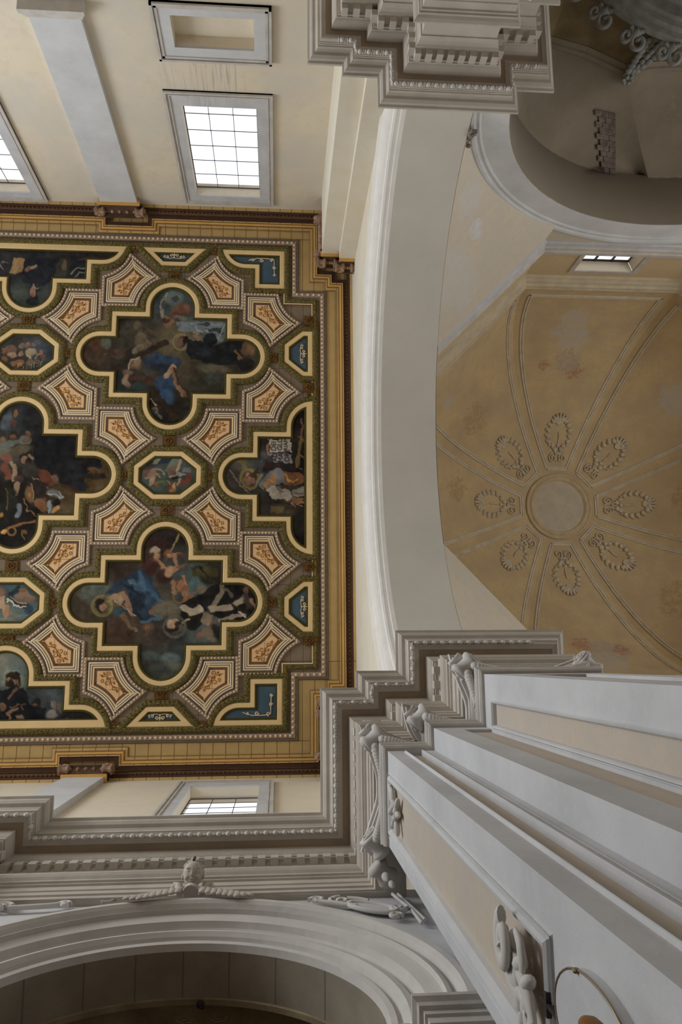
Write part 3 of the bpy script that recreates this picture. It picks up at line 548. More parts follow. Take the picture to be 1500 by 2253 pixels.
canvas(poly, (490, 880, .15086),
 [(300, 900, (74, 74, 66)), (500, 850, (56, 60, 62)), (450, 1300, (46, 42, 36)), (150, 1150, (56, 48, 44)), (1150, 300, (20, 16, 14)), (1050, 600, (38, 30, 24)), (800, 1550, (64, 52, 34)), (1150, 1850, (28, 24, 22)), (1150, 800, (20, 18, 16)), (650, 650, (36, 34, 34)), (700, 1500, (36, 32, 30))],
 [('l', [(180, 880), (270, 840), (330, 960)], 70, (110, 92, 50), .6), ('l', [(100, 1060), (250, 1250), (380, 1340)], 26, (104, 88, 76), .6), ('e', 560, 830, 120, 60, -10, (66, 72, 80), .8), ('p', [(700, 1540), (900, 1540), (880, 1650), (700, 1650)], (96, 78, 46), 30),
  ('l', [(1130, 310), (1170, 390), (1140, 560)], 26, (110, 66, 46), .5), ('l', [(1150, 560), (1075, 980)], 44, (98, 74, 34), .3), ('l', [(1120, 530), (1190, 640)], 8, (130, 104, 54), .4), ('l', [(1120, 780), (1160, 860)], 16, (110, 74, 44), .5), ('l', [(1095, 1005), (1220, 1010)], 10, (120, 94, 48), .3),
  ('p', [(560, 1020), (640, 900), (760, 920), (1040, 960), (1080, 1020), (860, 1060), (700, 1040)], (34, 26, 28), 16), ('e', 660, 950, 50, 50, 0, (60, 28, 28), .5),
  ('e', 380, 1130, 150, 145, 0, (124, 112, 56), .12), ('e', 380, 1130, 122, 118, 0, (88, 76, 44), .3), ('e', 385, 1125, 98, 100, 0, (60, 44, 38), .2), ('e', 380, 1110, 64, 74, 0, (146, 100, 76), .3), ('e', 440, 1070, 50, 44, 20, (64, 46, 36), .4), ('e', 440, 1160, 24, 30, 0, (130, 88, 66), .4), ('e', 350, 1160, 60, 60, 0, (120, 84, 64), .5), ('e', 375, 1085, 10, 14, 0, (50, 34, 28), .5), ('e', 340, 1110, 10, 14, 0, (60, 40, 32), .5), ('e', 490, 1040, 40, 30, 20, (50, 38, 34), .4),
  ('p', [(460, 1190), (560, 1060), (600, 1060), (560, 1140), (490, 1220)], (120, 112, 96), 10), ('p', [(520, 1220), (640, 1060), (800, 1030), (900, 1060), (900, 1220), (760, 1240), (640, 1340), (560, 1300)], (96, 96, 104), 14),
  ('p', [(600, 1200), (700, 1110), (780, 1100), (770, 1220), (660, 1240), (620, 1340), (590, 1300)], (146, 98, 50), 12), ('p', [(890, 1060), (1050, 1060), (1215, 1130), (1215, 1210), (1000, 1220), (890, 1220)], (116, 66, 30), 12), ('l', [(900, 1100), (1000, 1190), (1100, 1140)], 24, (168, 118, 50), .6), ('l', [(1040, 1100), (1140, 1180)], 14, (60, 40, 50), .6), ('l', [(650, 1150), (740, 1200)], 10, (190, 140, 72), .5),
  ('p', [(560, 1250), (640, 1330), (650, 1400), (760, 1500), (960, 1500), (1180, 1560), (1215, 1430), (860, 1500), (700, 1440)], (20, 18, 18), 12),
  ('p', [(640, 1330), (700, 1250), (860, 1270), (1000, 1320), (1040, 1400), (960, 1460), (860, 1450), (720, 1420)], (148, 138, 126), 16), ('e', 820, 1290, 70, 26, 20, (84, 78, 76), .6), ('l', [(830, 1320), (830, 1430)], 10, (60, 54, 52), .5), ('p', [(1000, 1290), (1215, 1270), (1215, 1420), (1060, 1380)], (120, 112, 100), 14), ('l', [(1060, 1330), (1215, 1380)], 10, (70, 64, 58), .5),
  ('p', [(1000, 1410), (1060, 1390), (1120, 1450), (1090, 1520), (1020, 1480)], (120, 74, 50), 10), ('l', [(1100, 1440), (1200, 1470)], 20, (150, 98, 62), .3), ('l', [(1100, 1470), (1200, 1505)], 20, (146, 94, 60), .3), ('l', [(1090, 1500), (1160, 1555)], 20, (150, 98, 62), .3), ('l', [(1030, 1480), (1055, 1550)], 18, (140, 92, 60), .3),
  ('p', [(625, 585), (985, 575), (1010, 735), (730, 755), (690, 640)], (168, 160, 150), 5), ('p', [(705, 775), (1000, 765), (1030, 915), (760, 940)], (122, 116, 122), 5), ('l', [(650, 690), (690, 780)], 40, (150, 92, 66), .3), ('e', 670, 670, 24, 30, 0, (140, 84, 60), .4)], 41, pic)
def letters(txt, px, py, size, col, root):
    cu = bpy.data.curves.new('lettering', 'FONT'); cu.body = txt; cu.size = size; cu.extrude = .001; cu.space_character = .95; cu.align_x = 'LEFT'
    me_m = mat('black_lettering', (.03, .025, .03)); cu.materials.append(me_m)
    tmp = bpy.data.objects.new('tmp', cu); C.objects.link(tmp); bpy.context.view_layer.update(); me = bpy.data.meshes.new_from_object(tmp.evaluated_get(bpy.context.evaluated_depsgraph_get())); bpy.data.objects.remove(tmp)
    if not me.materials: me.materials.append(me_m)
    o = bpy.data.objects.new('lettering', me); C.objects.link(o); o.parent = root
    d = Vector([(px - 750) / FPX, (py - 1126.5) / FPX, 1]); r = Vector([sum(RM[i][k] * d[i] for i in range(3)) for k in range(3)]); s = HC / r.z
    o.matrix_world = Matrix(((0, -1, 0, r.x * s), (-1, 0, 0, r.y * s), (0, 0, -1, HC - .022 + Z0), (0, 0, 0, 1))); return o
for txt, px, py in (('DEI', 606.5, 992.5), ('GLO', 620, 992), ('RIAM', 632.5, 992), ('AD', 609, 1017), ('MAI', 622, 1018), ('ORE', 636, 1017)):
    letters(txt, px, py, .15 if len(txt) > 3 else .175, None, pic)
CT = -10.77
poly = half((cen(-1, 0)[0], CT), [(0, -1, -YT)])
pic = framed(poly, 'half quatrefoil painting at the upper left of a dark robed figure holding a sheet', 'painting')
canvas(poly, (0, 540, .18667), [(100, 250, (34, 34, 38)), (250, 560, (50, 58, 56)), (520, 560, (46, 54, 52)), (450, 280, (28, 30, 38)), (720, 270, (48, 46, 38)), (920, 260, (26, 28, 36)), (1200, 180, (40, 32, 28)), (-400, 300, (40, 38, 38))],
 [('p', [(290, 150), (680, 150), (640, 400), (540, 480), (400, 500), (280, 440), (240, 360)], (26, 28, 38), 20), ('p', [(170, 160), (300, 160), (240, 330), (120, 325)], (146, 112, 64), 8), ('p', [(190, 310), (240, 300), (230, 330), (190, 340)], (130, 84, 60), 8), ('e', 330, 290, 50, 26, -30, (120, 82, 62), .4), ('e', 400, 270, 40, 24, -30, (140, 108, 84), .4), ('l', [(0, 210), (40, 280)], 12, (120, 116, 110), .4), ('l', [(30, 200), (110, 205)], 10, (96, 92, 90), .5),
  ('e', 400, 560, 56, 86, 0, (30, 22, 22), .3), ('e', 395, 555, 40, 60, 0, (134, 92, 78), .3), ('e', 395, 585, 26, 26, 0, (110, 66, 54), .4), ('l', [(390, 480), (450, 520)], 14, (120, 120, 116), .4), ('e', 390, 670, 90, 40, 0, (22, 26, 32), .4), ('e', 240, 580, 90, 70, 10, (60, 68, 62), .8),
  ('p', [(690, 160), (790, 160), (780, 370), (650, 380)], (54, 52, 42), 16), ('e', 760, 230, 26, 50, 0, (96, 76, 50), .6), ('l', [(840, 330), (900, 270), (1010, 260)], 16, (104, 112, 104), .5), ('l', [(870, 370), (930, 320), (1010, 310)], 12, (96, 100, 92), .5), ('l', [(930, 200), (1200, 200)], 14, (24, 20, 20), .5), ('l', [(930, 160), (1300, 170)], 20, (60, 52, 46), .7)], 51, pic)
poly = half((cen(-1, 0)[0], mir(CT) - .06), [(0, 1, YB)])
pic = framed(poly, 'half quatrefoil painting at the lower left of a bearded haloed man before towers', 'painting')
canvas(poly, (0, 1250, .1642), [(150, 1350, (82, 100, 104)), (60, 1300, (112, 112, 96)), (300, 1500, (66, 80, 78)), (500, 1780, (40, 48, 52)), (750, 1800, (60, 72, 80)), (200, 1950, (16, 16, 20)), (950, 2020, (26, 22, 20)), (-400, 1700, (50, 56, 60))],
 [('e', 190, 1500, 130, 120, 0, (112, 118, 92), .5), ('e', 200, 1500, 100, 104, 0, (44, 32, 24), .2), ('e', 165, 1500, 60, 76, -10, (140, 100, 68), .25), ('e', 190, 1460, 90, 46, 0, (40, 28, 22), .3), ('e', 140, 1560, 56, 50, 0, (34, 26, 22), .3), ('e', 170, 1475, 16, 8, 0, (40, 28, 22), .5), ('e', 130, 1500, 10, 16, 0, (150, 108, 74), .5), ('e', 255, 1530, 20, 30, 0, (110, 74, 50), .4), ('e', 280, 1480, 20, 70, 0, (34, 26, 22), .4),
  ('p', [(-100, 1640), (90, 1620), (160, 1600), (290, 1610), (370, 1700), (440, 1850), (600, 1870), (620, 2050), (1180, 2070), (1180, 2110), (-200, 2110)], (17, 17, 22), 14), ('l', [(110, 1740), (160, 1650), (200, 1620)], 30, (96, 70, 50), .5), ('e', 20, 1870, 50, 60, 20, (110, 78, 56), .4), ('l', [(100, 1960), (180, 1900), (230, 1890)], 44, (124, 84, 60), .35), ('l', [(120, 1980), (130, 2020)], 30, (130, 88, 62), .4), ('l', [(150, 1850), (280, 1840), (360, 1810)], 12, (96, 76, 56), .5), ('l', [(230, 1830), (330, 1890)], 10, (120, 84, 64), .5), ('e', 270, 2000, 60, 30, 0, (120, 90, 64), .5),
  ('e', 500, 1800, 60, 70, 0, (30, 26, 28), .4), ('e', 490, 1830, 30, 20, 0, (96, 68, 52), .5), ('p', [(670, 1790), (740, 1780), (750, 1900), (660, 1900)], (104, 88, 78), 10), ('p', [(765, 1790), (820, 1800), (830, 1930), (770, 1900)], (92, 72, 64), 10), ('e', 700, 1970, 70, 50, 0, (118, 108, 104), .5), ('l', [(690, 1800), (690, 1880)], 12, (130, 114, 96), .5), ('e', 920, 2040, 60, 16, 10, (70, 56, 52), .5)], 61, pic)
O3s = [('p', [(80, 350), (260, 230), (420, 560), (260, 520), (120, 450)], (28, 44, 62), 16), ('e', 310, 350, 60, 76, 0, (130, 96, 60), .3), ('e', 290, 370, 40, 44, 0, (170, 128, 92), .3), ('e', 300, 310, 50, 36, 0, (116, 82, 40), .3), ('e', 330, 400, 150, 60, 10, (120, 92, 74), .4), ('l', [(90, 420), (200, 490), (350, 520)], 20, (186, 176, 152), .4), ('l', [(120, 380), (220, 440), (330, 470), (360, 480)], 14, (150, 136, 110), .5), ('l', [(140, 420), (240, 460), (340, 490)], 8, (60, 54, 44), .4),
  ('l', [(0, 380), (40, 520), (100, 590)], 90, (160, 128, 98), .3), ('l', [(110, 520), (90, 620)], 60, (150, 106, 76), .3), ('l', [(150, 590), (210, 680)], 44, (132, 88, 58), .35), ('e', 110, 680, 90, 30, 0, (100, 110, 96), .7), ('e', 300, 660, 120, 40, 10, (84, 100, 98), .7), ('e', 400, 560, 60, 50, 0, (40, 60, 84), .7), ('e', -30, 330, 90, 60, 0, (120, 80, 60), .5), ('e', -120, 520, 90, 80, 0, (150, 112, 84), .5)]
O1s = [('p', [(470, 230), (640, 220), (560, 350), (470, 350)], (110, 118, 104), 20), ('p', [(630, 225), (840, 225), (740, 330), (640, 340), (560, 370)], (28, 40, 62), 16), ('p', [(850, 225), (960, 225), (960, 330), (820, 400), (740, 500), (660, 430)], (96, 108, 96), 20), ('e', 440, 480, 130, 50, -10, (96, 66, 60), .5), ('l', [(450, 470), (640, 470), (660, 500)], 50, (120, 112, 96), .4), ('e', 440, 540, 90, 60, 20, (132, 96, 76), .4), ('l', [(340, 600), (520, 560), (590, 580)], 36, (140, 104, 78), .4), ('e', 450, 660, 44, 70, 10, (150, 116, 96), .35), ('e', 530, 720, 48, 54, 0, (126, 78, 34), .35), ('e', 350, 480, 50, 40, 0, (120, 70, 56), .5),
  ('e', 800, 420, 70, 60, 0, (104, 72, 60), .4), ('l', [(900, 420), (980, 290)], 60, (160, 126, 98), .3), ('l', [(770, 520), (860, 520), (960, 600), (940, 690)], 60, (146, 112, 76), .35), ('e', 850, 560, 80, 30, 0, (24, 28, 34), .4), ('l', [(900, 480), (1050, 540)], 40, (116, 120, 128), .5), ('l', [(1040, 440), (1150, 460)], 60, (92, 96, 104), .5), ('p', [(1080, 510), (1170, 500), (1140, 680), (950, 740), (930, 700), (1040, 640)], (126, 50, 34), 16), ('e', 800, 740, 96, 104, 0, (92, 52, 32), .3), ('e', 850, 720, 40, 70, 10, (160, 120, 84), .45), ('e', 820, 800, 60, 40, 0, (134, 84, 36), .5), ('l', [(680, 640), (760, 650)], 26, (140, 124, 96), .4), ('e', 640, 680, 60, 40, 0, (74, 88, 60), .7), ('e', 760, 690, 16, 22, 0, (50, 28, 22), .5)]
O2s = [('e', 240, 470, 110, 90, 0, (104, 72, 60), .5), ('e', 250, 600, 90, 60, 0, (134, 104, 80), .4), ('e', 90, 520, 50, 60, 0, (120, 76, 52), .5), ('e', 440, 580, 60, 60, 0, (120, 96, 72), .5), ('e', 480, 400, 60, 70, 0, (100, 88, 72), .6), ('e', 600, 400, 50, 70, 30, (128, 84, 66), .5), ('e', 700, 560, 130, 90, 0, (140, 120, 92), .4), ('l', [(620, 620), (690, 680)], 60, (150, 126, 92), .4), ('l', [(830, 640), (950, 560)], 50, (136, 108, 80), .4), ('e', 950, 520, 40, 50, 0, (120, 84, 76), .5), ('e', 430, 760, 110, 60, 10, (120, 70, 42), .5), ('e', 450, 810, 60, 40, 0, (146, 94, 40), .5), ('e', 300, 800, 60, 60, 0, (120, 80, 50), .5), ('e', 80, 730, 70, 70, 0, (110, 74, 44), .6), ('e', 700, 780, 100, 70, 0, (92, 80, 64), .6), ('e', 850, 740, 26, 60, -20, (120, 60, 50), .5), ('e', 760, 390, 60, 50, 0, (90, 86, 88), .6), ('e', 960, 660, 50, 60, 0, (110, 66, 54), .5), ('e', 380, 920, 60, 40, 0, (96, 64, 44), .6)] + [('l', [(500 + 60 * i, 960 - 14 * i), (520 + 60 * i, 880 - 22 * i)], 10, (140, 132, 104), .4) for i in range(8)]
OB = [(600, 600, (60, 72, 68)), (300, 700, (62, 76, 70)), (900, 300, (66, 78, 72)), (300, 350, (48, 44, 54)), (1100, 750, (48, 62, 56))]
pic = framed(shift(OCT, cen(0, 0)), 'small central octagonal ceiling painting of two tumbling cherubs with ribbons', 'painting')
canvas(shift(OCT, cen(0, 0)), (280, 980, .12), OB, O1s, 71, pic, .014)
pic = framed(shift(OCT, cen(-1, -1)), 'small octagonal ceiling painting at the left, upper of two, of crowded pale cherubs', 'painting')
canvas(shift(OCT, cen(-1, -1)), (0, 720, .1), [(300, 500, (60, 46, 44)), (700, 400, (58, 62, 68)), (1050, 500, (40, 50, 62)), (500, 900, (44, 44, 36)), (200, 330, (50, 54, 52)), (900, 850, (44, 50, 44))], O2s, 72, pic, .014)
pic = framed(shift(OCT, cen(-1, 1)), 'small octagonal painting at the lower left of a cherub with a blue banner', 'painting')
canvas(shift(OCT, cen(-1, 1)), (0, 1250, .1642), [(300, 250, (52, 76, 92)), (420, 560, (70, 92, 96)), (100, 680, (84, 96, 86)), (450, 400, (46, 62, 66)), (-200, 500, (70, 70, 66))], O3s, 73, pic, .014)
for i, j in ((-2, 0), (-2, -2 + 4 * 0)):
    if (i + j) % 2 == 0 and abs(j) < 2:
        pic = framed(shift(OCT, cen(i, j)), 'octagonal ceiling painting beyond the photo\'s left edge', 'painting'); canvas(shift(OCT, cen(i, j)), (280, 980, .12), OB, [], 74, pic, .03)
# blue ornament panels
def ornament(poly, label, curls, ctr, ax):
    root = framed(poly, label, 'ornament panel', 'ornament_panel', 'blue ornament panels along the ceiling border')
    b = MB(); b.fill(offs(poly, -.13), HC - .02); b.build('blue_field', M['blue'], root)
    b = MB(); ux, uy = ax; vx, vy = -uy, ux
    T = lambda u, v: (ctr[0] + ux * u + vx * v, ctr[1] + uy * u + vy * v, HC - .04)
    for pts, r in curls: b.tube([T(u, v) for u, v in pts], r, 5, 1, None)
    b.build('scroll_relief', M['ivory'], root, True)
def sym(s=1.):
    c = []
    for g in (-1, 1):
        c += [(spiral((g * .10 * s, .03), .055 * s, .012, 1.2, PI / 2, 14, g), .011), (spiral((g * .22 * s, -.015), .045 * s, .01, 1.2, -PI / 2, 12, -g), .01), (spiral((g * .31 * s, 0), .03 * s, .008, 1.1, PI / 2, 10, g), .009), ([(g * .02, -.04), (g * .1 * s, -.06), (g * .2 * s, -.055), (g * .36 * s, -.03)], .009)]
    return c + [([(0, -.06), (0, .10)], .016), ([(-.04, .02), (0, .06), (.04, .02)], .012)]
OCTC = lambda i, y: shift(ccw([(.33, .61), (-.33, .61), (-.92, .01), (-.92, -.01), (-.33, -.61), (.33, -.61), (.92, -.01), (.92, .01)]), (cen(i, 0)[0], y))
ornament(clip(OCTC(0, -10.79), 0, -1, -YT), 'blue trapezoid panel with pale scrolls at the top middle of the ceiling border', sym(.8), (cen(0, 0)[0], -10.46), (-1, 0))
ornament(clip(OCTC(0, mir(-10.79)), 0, 1, YB), 'blue trapezoid panel with pale scrolls at the bottom middle of the ceiling border', sym(.8), (cen(0, 0)[0], 1.25), (1, 0))
ornament(clip(shift(OCT, (.96, -7.84)), 1, 0, XR), 'blue trapezoid panel with pale scrolls at the right border, upper of two', sym(.75), (.60, -7.84), (0, -1))
ornament(clip(shift(OCT, (.98, mir(-7.84))), 1, 0, XR), 'blue trapezoid panel with pale scrolls at the right border, lower of two', sym(.75), (.62, mir(-7.84)), (0, -1))
for s_, lab in ((0, 'blue L shaped panel with pale scrolls at the upper right corner of the ceiling'), (1, 'blue L shaped panel with pale scrolls at the lower right corner of the ceiling')):
    f = (lambda y: y) if s_ == 0 else (lambda y: mir(y) - .06)
    poly = half((cen(1, 0)[0], CT if s_ == 0 else mir(CT) - .06), [(1, 0, .12), ((0, -1, -YT) if s_ == 0 else (0, 1, YB))])
    cx0, cy0 = -.20, f(-10.42)
    g = -1 if s_ == 0 else 1
    ornament(poly, lab, [(spiral((-.28, 0), .05, .012, 1.2, 0, 14, 1), .012), (spiral((-.5, 0), .035, .01, 1.2, PI, 12, -1), .01), ([(-.62, .02), (-.4, -.05), (-.1, -.05), (.05, -.02), (.05, .15), (.06, .42)], .011), (spiral((.05, .2), .045, .012, 1.2, 0, 12, 1), .012), (spiral((.06, .42), .04, .01, 1.2, 0, 12, -1), .01), (spiral((0, -.02), .05, .012, 1.2, PI / 2, 12, 1), .014), ([(-.6, 0), (-.52, -.03), (-.44, 0)], .01)] if s_ == 0 else
             [(spiral((-.28, 0), .05, .012, 1.2, 0, 14, 1), .014), (spiral((-.5, 0), .035, .01, 1.2, PI, 12, -1), .012), ([(-.62, -.02), (-.4, .05), (-.1, .05), (.05, .02), (.05, -.15), (.06, -.42)], .012), (spiral((.05, -.2), .045, .012, 1.2, 0, 12, -1), .014), (spiral((.06, -.42), .04, .01, 1.2, 0, 12, 1), .012), (spiral((0, .02), .05, .012, 1.2, PI / 2, 12, 1), .014)], (cx0, cy0), (1, 0))
# ---- star shaped coffers
T_, L_, BL_, BR_, R_ = (1.13, .30), (.37, .95), (.93, 1.72), (1.79, 1.72), (1.79, .93)
STAR = ccw([L_, *arc_thru(L_, BL_, .97, 1)[1:-1], BL_, BR_, R_, *arc_thru(R_, T_, .9, 1)[1:-1], T_])
# pick bulge so both long sides curve inward (concave towards the panel)
def cc(P, Q, r):
    best = None
    for s in (1, -1):
        a = arc_thru(P, Q, r, s); m = a[len(a) // 2]; d = math.dist(m, (1.35, 1.15))
        if best is None or d < best[0]: best = (d, a)
    return best[1]
STAR = ccw([L_, *cc(L_, BL_, .97)[1:-1], BL_, BR_, R_, *cc(R_, T_, .92)[1:-1], T_])
STAR = offs(STAR, .035)
def star_meshes():
    b = MB(); spec = [(0, HC - .02, 0), (-.01, HC - .055, 0), (-.075, HC - .055, 0), (-.085, HC - .03, 1), (-.12, HC - .02, 1), (-.125, HC - .055, 2), (-.155, HC - .06, 2), (-.162, HC - .045, 3),
            (-.172, HC - .045, 3), (-.175, HC - .055, 2), (-.205, HC - .05, 2), (-.212, HC - .04, 3), (-.222, HC - .04, 3), (-.226, HC - .048, 4), (-.262, HC - .044, 4), (-.266, HC - .036, 3), (-.29, HC - .03, 3), (-.295, HC - .03, 3), (-.325, HC - .03, 5)]
    for k in range(len(spec) - 1):
        b.cur = spec[k + 1][2]; ringz(b, STAR, [spec[k][:2], spec[k + 1][:2]])
    mould = b
    f = MB(); f.fill(offs(STAR, -.322), HC - .03)
    a = MB(); z = HC - .036                       # arabesque along the long axis
    c0, c1 = Vector((.98, 1.0)), Vector((1.42, 1.38)); d = (c1 - c0); dn = d.normalized(); pn = Vector((-dn.y, dn.x))
    def st(pts, wd):
        P = [Vector(p) for p in pts]; L, R = [], []
        for i, p in enumerate(P):
            t = (P[min(i + 1, len(P) - 1)] - P[max(i - 1, 0)]).normalized(); n = Vector((-t.y, t.x)); k = wd * (.5 + .5 * math.sin(PI * (i + .6) / (len(P) + .2)))
            L.append((p.x + n.x * k, p.y + n.y * k, z)); R.append((p.x - n.x * k, p.y - n.y * k, z))
        a.quadstrip([L, R])
    m = (c0 + c1) / 2
    st([c0 + dn * (-.16 + .74 * t) + pn * (.045 * math.sin(t * 11)) for t in [i / 22 for i in range(23)]], .011)
    for (t, s, sg, r) in ((-.06, .065, 1, .055), (.1, -.07, -1, .06), (.27, .075, 1, .075), (.30, -.08, -1, .07), (.43, .10, -1, .06), (.42, -.10, 1, .05), (.0, -.05, 1, .035)):
        cpt = c0 + dn * t + pn * s; st(spiral(cpt, r, .012, 1.25, math.atan2(-dn.y, -dn.x), 18, sg), .009)
    for (t, s) in ((.18, .03), (.5, .04), (.5, -.03), (.36, 0), (-.12, .02), (.05, .06)):
        cpt = c0 + dn * t + pn * s; st([cpt - dn * .03, cpt, cpt + dn * .035 + pn * .02], .02)
    bd = MB(); q = offs(STAR, -.04); n = len(q); acc = .04
    for i in range(n):
        u, v = q[i], q[(i + 1) % n]; L = math.dist(u, v)
        while acc < L:
            t = acc / L; bd.blob((u[0] + (v[0] - u[0]) * t, u[1] + (v[1] - u[1]) * t, HC - .062), (.026, .026, .024), 6, 4); acc += .085
        acc -= L
    return mould, f, a, bd
SM = star_meshes()
SMAT = [M['beadband'], M['dkgrey'], M['white'], M['line'], M['cream'], M['line']]
meshes = [SM[0].mesh('star_panel', SMAT), SM[1].mesh('orange_field', M['orange']), SM[2].mesh('arabesque', M['brown']), SM[3].mesh('bead_row', M['bead'], True)]
def star(cx, cy, sx, sy, cut=None):
    M4 = Matrix.Translation((cx, cy, 0)) @ Matrix.Diagonal((sx, sy, 1, 1))
    r = inst('star_panel', meshes[0], ceil, M4)
    for nm, me in zip(('orange_field', 'arabesque', 'bead_row'), meshes[1:]):
        o = bpy.data.objects.new(nm, me); C.objects.link(o); o.parent = r
        if nm == 'bead_row': o['kind'] = 'stuff'
for i in (-2, -1, 0, 1):
    for j in (-2, -1, 0, 1, 2):
        if (i + j) % 2 == 0: continue            # octagon cells: i + j odd
for (i, j) in [(i, j) for i in (-2, -1, 0, 1) for j in (-2, -1, 0, 1, 2) if (i + j) % 2 == 0 or True]:
    isoct = (i + j) % 2 == 0
    if not isoct: continue
    cx, cy = cen(i, j)
    for sx in (-1, 1):
        for sy in (-1, 1):
            if j == -2 and sy < 0 or j == 2 and sy > 0: continue
            if i == 1 and sx > 0 or (i == -2 and sx < 0): continue
            star(cx, cy, sx, sy)
rb = MB(); rb.box(-.15, .15, -.12, .12, HC - .05, HC)
for k in range(8):
    a = 2 * PI * k / 8; rb.blob((.075 * math.cos(a), .065 * math.sin(a), HC - .06), (.034, .03, .022), 7, 4)
rb.blob((0, 0, HC - .07), (.03, .03, .03), 8, 4); rmesh = rb.mesh('rosette', M['rosette'])
for i in (-2, -1, 0, 1):
    for j in (-2, -1, 0, 1, 2):
        cx, cy = cen(i, j)
        if (i + j) % 2: continue
        for dx, dy, rot in ((1.085, 0, 0), (-1.085, 0, 0), (0, .885, 1), (0, -.885, 1)):
            x, y = cx + dx, cy + dy
            if abs(j) == 2: y = cy + dy * 1.0 if dx == 0 else (YT - .0 if j < 0 else YB + .0)
            if y < YT - .1 or y > YB + .1 or x > XR + .02: continue
            inst('rosette', rmesh, ceil, Matrix.Translation((x, y, 0)))
for y in (-8.75, -6.93, -2.3, -.5):
    inst('rosette', rmesh, ceil, Matrix.Translation((.78, y, -.03)))
# ---- border
BP = [(-10.6, YT), (.13, YT), (.13, -9.22), (XR, -9.22), (XR, mir(-9.22)), (.13, mir(-9.22)), (.13, YB), (-10.6, YB)]   # ceiling lies on its left
bo = lambda s, n, m, **k: (lambda b: (ringz(b, BP2, s, False), b.build(n, m, ceil, **k)))(MB())
BP2 = BP[::-1] if offs(BP, .1, False)[1][1] > YT else BP
bo([(-.03, HC - .06), (.0, HC - .06), (.0, HC - .03)], 'border_fillet', M['cream'])
bo([(.0, HC - .03), (.02, HC - .07), (.07, HC - .09), (.115, HC - .06), (.125, HC - .01)], 'border_leaf_moulding', M['leaf'])
bo([(.19, HC - .01), (.2, HC - .05), (.3, HC - .05), (.31, HC - .03)], 'border_bead_band', M['beadband'])
bo([(.31, HC - .03), (.33, HC - .05), (.36, HC - .05), (.38, HC - .02)], 'border_dark_moulding', M['dkgrey'])
b = MB()
for x, y, nx, ny in along(BP2, .25, .115): b.blob((x, y, HC - .06), (.036, .036, .03), 7, 4)
b.build('border_beads', M['bead'], ceil, True, kind='stuff')
b = MB(); b.cur = 0
for (x0, x1, y0, y1) in ((-10.6, XE, YN, YT - .37), (-10.6, XE, YB + .37, YS), (XR + .37, XE, YT - .37, YB + .37), (.5, XR + .38, YT - .38, -9.22 - .37), (.5, XR + .38, mir(-9.22) + .37, YB + .38)):
    b.poly([(x0, y0, HC - .012), (x1, y0, HC - .012), (x1, y1, HC - .012), (x0, y1, HC - .012)])
b.build('ochre_border', M['ochre'], ceil)
def gpath(): # outer golden cornice with breaks round the capitals
    yN = -11.27; yS = mir(yN) + .03
    return [(-10.6, yN), (-4.75, yN), (-4.75, -11.05), (-3.15, -11.05), (-3.15, yN), (.78, yN), (.78, -9.83), (1.16, -9.83), (1.16, -9.6), (1.46, -9.6),
            (1.46, mir(-9.6)), (1.16, mir(-9.6)), (1.16, mir(-9.83)), (.78, mir(-9.83)), (.78, yS), (-3.45, yS), (-3.45, yS - .22), (-5.2, yS - .22), (-5.2, yS), (-10.6, yS)]
GP = gpath()
if offs(GP, .1, False)[0][1] > GP[0][1]: GP = GP[::-1]
b = MB(); zz = HC
seq = [(0, zz - .03, 0), (.02, zz - .05, 0), (.03, zz - .05, 1), (.075, zz - .06, 1), (.085, zz - .075, 0), (.105, zz - .08, 0), (.115, zz - .08, 2), (.15, zz - .09, 2), (.16, zz - .1, 0), (.175, zz - .1, 0), (.18, zz - .1, 1), (.20, zz - .11, 1), (.21, zz - .09, 3), (.31, zz - .08, 3)]
for k in range(len(seq) - 1):
    b.cur = seq[k + 1][2]; ringz(b, GP, [seq[k][:2], seq[k + 1][:2]], False)
b.build('golden_cornice', [mat('soft_brown_line', seen((92, 66, 34)), noise=.1), M['ochre'], M['gold'], M['maroon']], ceil)
b = MB()
WP = [(-10.6, YN), (XE, YN), (XE, YS), (-10.6, YS)]
if offs(WP, .1, False)[0][1] < YN: WP = WP[::-1]
for s in ([(0, 19.80), (.06, 19.82), (.06, 19.86)], [(.06, 19.86), (.11, 19.88), (.12, 19.92)], [(.12, 19.92), (.17, 19.93), (.2, 19.99)]):
    b.cur = {19.80: 1, 19.86: 0, 19.92: 2}[s[0][1]]; ringz(b, WP, s, False)
b.build('wall_cornice', [M['maroon'], M['ochre'], M['line']], ceil)
b = MB()
for x, y, nx, ny in along(WP, .14, .1): b.blob((x, y, 19.9), (.03, .03, .025), 6, 4)
b.build('cornice_beads', M['rosette'], ceil, kind='stuff')
